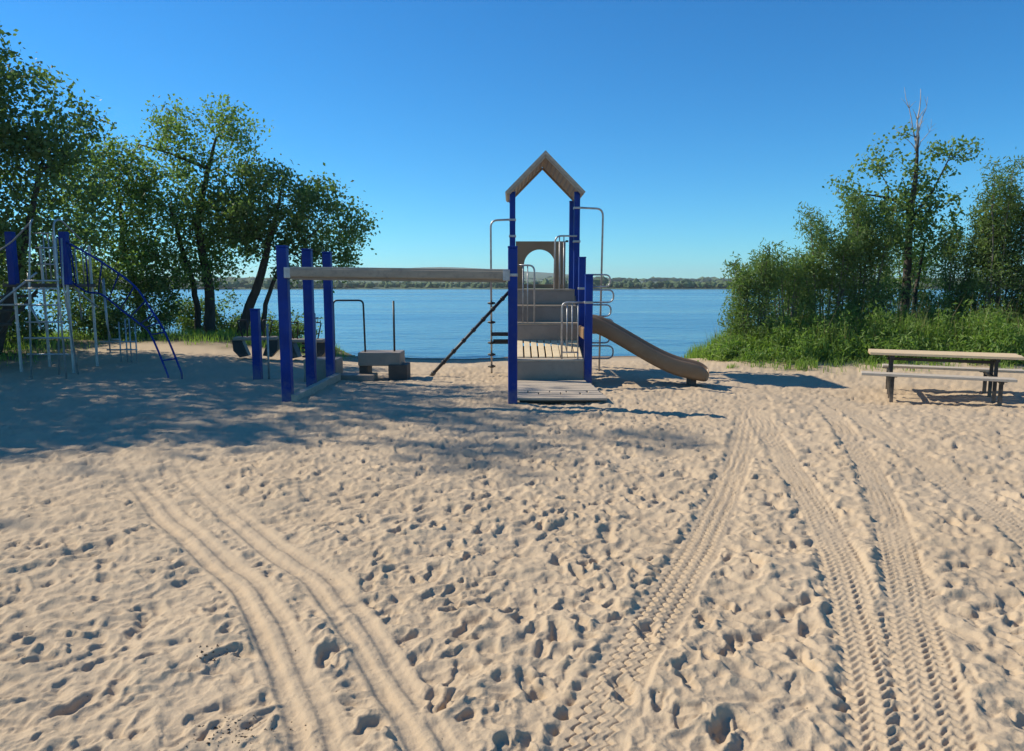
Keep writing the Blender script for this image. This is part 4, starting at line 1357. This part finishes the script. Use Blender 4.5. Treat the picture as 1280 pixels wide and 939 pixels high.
up_s, lo_s = spl(up), spl(lo)
up_s.append(up_s[-1] + Vector((0, 0, -0.25))); lo_s.append(lo_s[-1] + Vector((0, 0, -0.25)))
MB().tube(up_s, 0.019, 9).build('arch_rail', 'blue', cl_)
MB().tube(lo_s, 0.019, 9).build('arch_rail', 'blue', cl_)
for i in (3, 6, 9, 12, 15, 18, 21, 23, 25, 28):
    MB().tube([up_s[i], lo_s[min(i, len(lo_s) - 1)]], 0.014, 8).build('arch_rung', 'blue', cl_)
# grey guide rails beside the arch
for px_, y0_, y1_ in ((101, 318, 400), (134, 348, 440)):
    MB().tube([P3(px_, y0_, 15.2), P3(px_ + 2, y1_, 15.2)], 0.014, 7).build('guide_bar', 'steel', cl_)
MB().tube([P3(78, 345, 14.5), P3(125, 384, 14.9)], 0.018, 8).build('guide_bar', 'steel', cl_)

# small grey bar ladder by the trees
bl_ = wthing('bar_ladder', 'small grey tube bar ladder standing behind the blue arch', 'climbing bars', (-8.65, 16.2, zg(-8.65, 16.2)))
for px_, top in ((149, 402), (157, 398), (162, 398), (169, 404)):
    q = P3(px_, top, 16.2)
    MB().tube([(q.x, 16.2, q.z), (q.x, 16.2, -0.3)], 0.016, 8).build('upright', 'steel', bl_)
for a_, b_, yy in ((124, 168, 427), (132, 170, 437), (139, 150, 424)):
    MB().tube([P3(a_, yy, 16.18), P3(b_, yy, 16.18)], 0.018, 8).build('bar', 'steel', bl_)
MB().tube([P3(138, 424, 16.2), P3(134, 405, 16.2), P3(132, 350, 16.2)], 0.013, 8).build('hanger', 'steel', bl_)

# ------------------------------------------------------------------ picnic table
TZ = zg(6.95, 11.85)
tb = thing('picnic_table', 'long tan topped picnic table with black legs on the sand', 'picnic table', (7.14, 11.91, TZ), R(-25))
Lh = 1.08
for k in range(5):
    MB().box((0, -0.30 + 0.152 * k, 0.745), (2 * Lh + 0.02 * ((k * 7) % 3), 0.144, 0.042), None, 0.006).build('table_board', 'table', tb)
for s in (-1, 1):
    for k in range(2):
        MB().box((-0.14 if s < 0 else 0.22, s * 0.71 + (k - 0.5) * 0.145, 0.445), (2 * Lh - 0.04, 0.137, 0.042), None, 0.006).build('bench_board', 'bench', tb)
for s in (-1, 1):
    x = s * 0.74
    for yy in (-0.20, 0.20):
        MB().box((x, yy, 0.28), (0.052, 0.052, 0.88), None, 0.008).build('table_leg', 'dark', tb)
    MB().box((x, 0, 0.695), (0.06, 0.66, 0.05), None, 0.006).build('top_bearer', 'dark', tb)
    MB().box((x, 0, 0.40), (0.05, 1.62, 0.045), None, 0.006).build('bench_bearer', 'dark', tb)
    for yy in (-0.71, 0.71):
        MB().box((x, yy, 0.14), (0.055, 0.055, 0.52), None, 0.008).build('bench_leg', 'dark', tb)
        MB().box((x - 0.02, yy, 0.416), (0.16, 0.22, 0.012), None, 0.003).build('leg_plate', 'dark', tb)
MB().box((0, 0, 0.64), (1.6, 0.05, 0.05), None, 0.006).build('stretcher', 'dark', tb)

# ------------------------------------------------------------------ debris on the sand
rgd = np.random.default_rng(9)
V = []; Fc = []
n = 0
tet = np.array([(0, 0, 0), (1, 0.1, 0.05), (0.45, 0.5, 0.0), (0.5, 0.2, 0.35)])


def chip(x, y, s):
    global n
    a = rgd.uniform(0, 6.28)
    q = tet * rgd.uniform(0.5, 1.5, (4, 3)) * s
    rot = np.array([[math.cos(a), -math.sin(a), 0], [math.sin(a), math.cos(a), 0], [0, 0, 1]])
    q = q @ rot.T + np.array([x, y, 0.0])
    V.append(q); Fc.extend([(n, n + 2, n + 1), (n, n + 1, n + 3), (n + 1, n + 2, n + 3), (n, n + 3, n + 2)]); n += 4


cx, cy = gp(298, 918)
for k in range(150):
    chip(cx + rgd.normal(0, 0.09), cy + rgd.normal(0, 0.07), rgd.uniform(0.004, 0.016))
cx, cy = gp(268, 820)
for k in range(30):
    chip(cx + rgd.normal(0, 0.05), cy + rgd.normal(0, 0.03), rgd.uniform(0.006, 0.022))
for k in range(700):
    y = rgd.uniform(2.2, 14); x = rgd.uniform(-0.75, 0.75) * y
    chip(x, y, rgd.uniform(0.003, 0.014))
V = np.concatenate(V)
# rest the chips on the sand
beach = bpy.data.objects['beach']
dg = bpy.context.evaluated_depsgraph_get()
from mathutils.bvhtree import BVHTree
me = beach.data
nv = len(me.vertices)
co = np.zeros(nv * 3, np.float32); me.vertices.foreach_get('co', co); co = co.reshape(-1, 3)
for k in range(0, len(V), 4):
    hit = beach.ray_cast(Vector((float(V[k, 0]), float(V[k, 1]), 3.0)), Vector((0, 0, -1)))
    V[k:k + 4, 2] += (hit[1].z if hit[0] else 0) - 0.001
o = np_mesh('debris', V, Fc, 'debris')
tag(o, 'small dark bits of bark and twigs lying on the sand', 'debris', kind='stuff')

# ------------------------------------------------------------------ air over the lake
hz = MB().box((0, 2100, 43), (8200, 4500, 102), None, 0).build('haze', 'table')
hz.data.materials.clear()
hm = bpy.data.materials.new('haze_air')
hm.use_nodes = True
hm.node_tree.nodes.remove(hm.node_tree.nodes['Principled BSDF'])
pv = hm.node_tree.nodes.new('ShaderNodeVolumePrincipled')
pv.inputs['Color'].default_value = (0.86, 0.92, 1.0, 1)
pv.inputs['Density'].default_value = 0.00016
pv.inputs['Anisotropy'].default_value = 0.2
hm.node_tree.links.new(pv.outputs[0], hm.node_tree.nodes['Material Output'].inputs['Volume'])
hz.data.materials.append(hm)
tag(hz, 'thin pale summer haze over the lake', kind='stuff')

for o in bpy.data.objects:
    if '_org' in o:
        del o['_org']
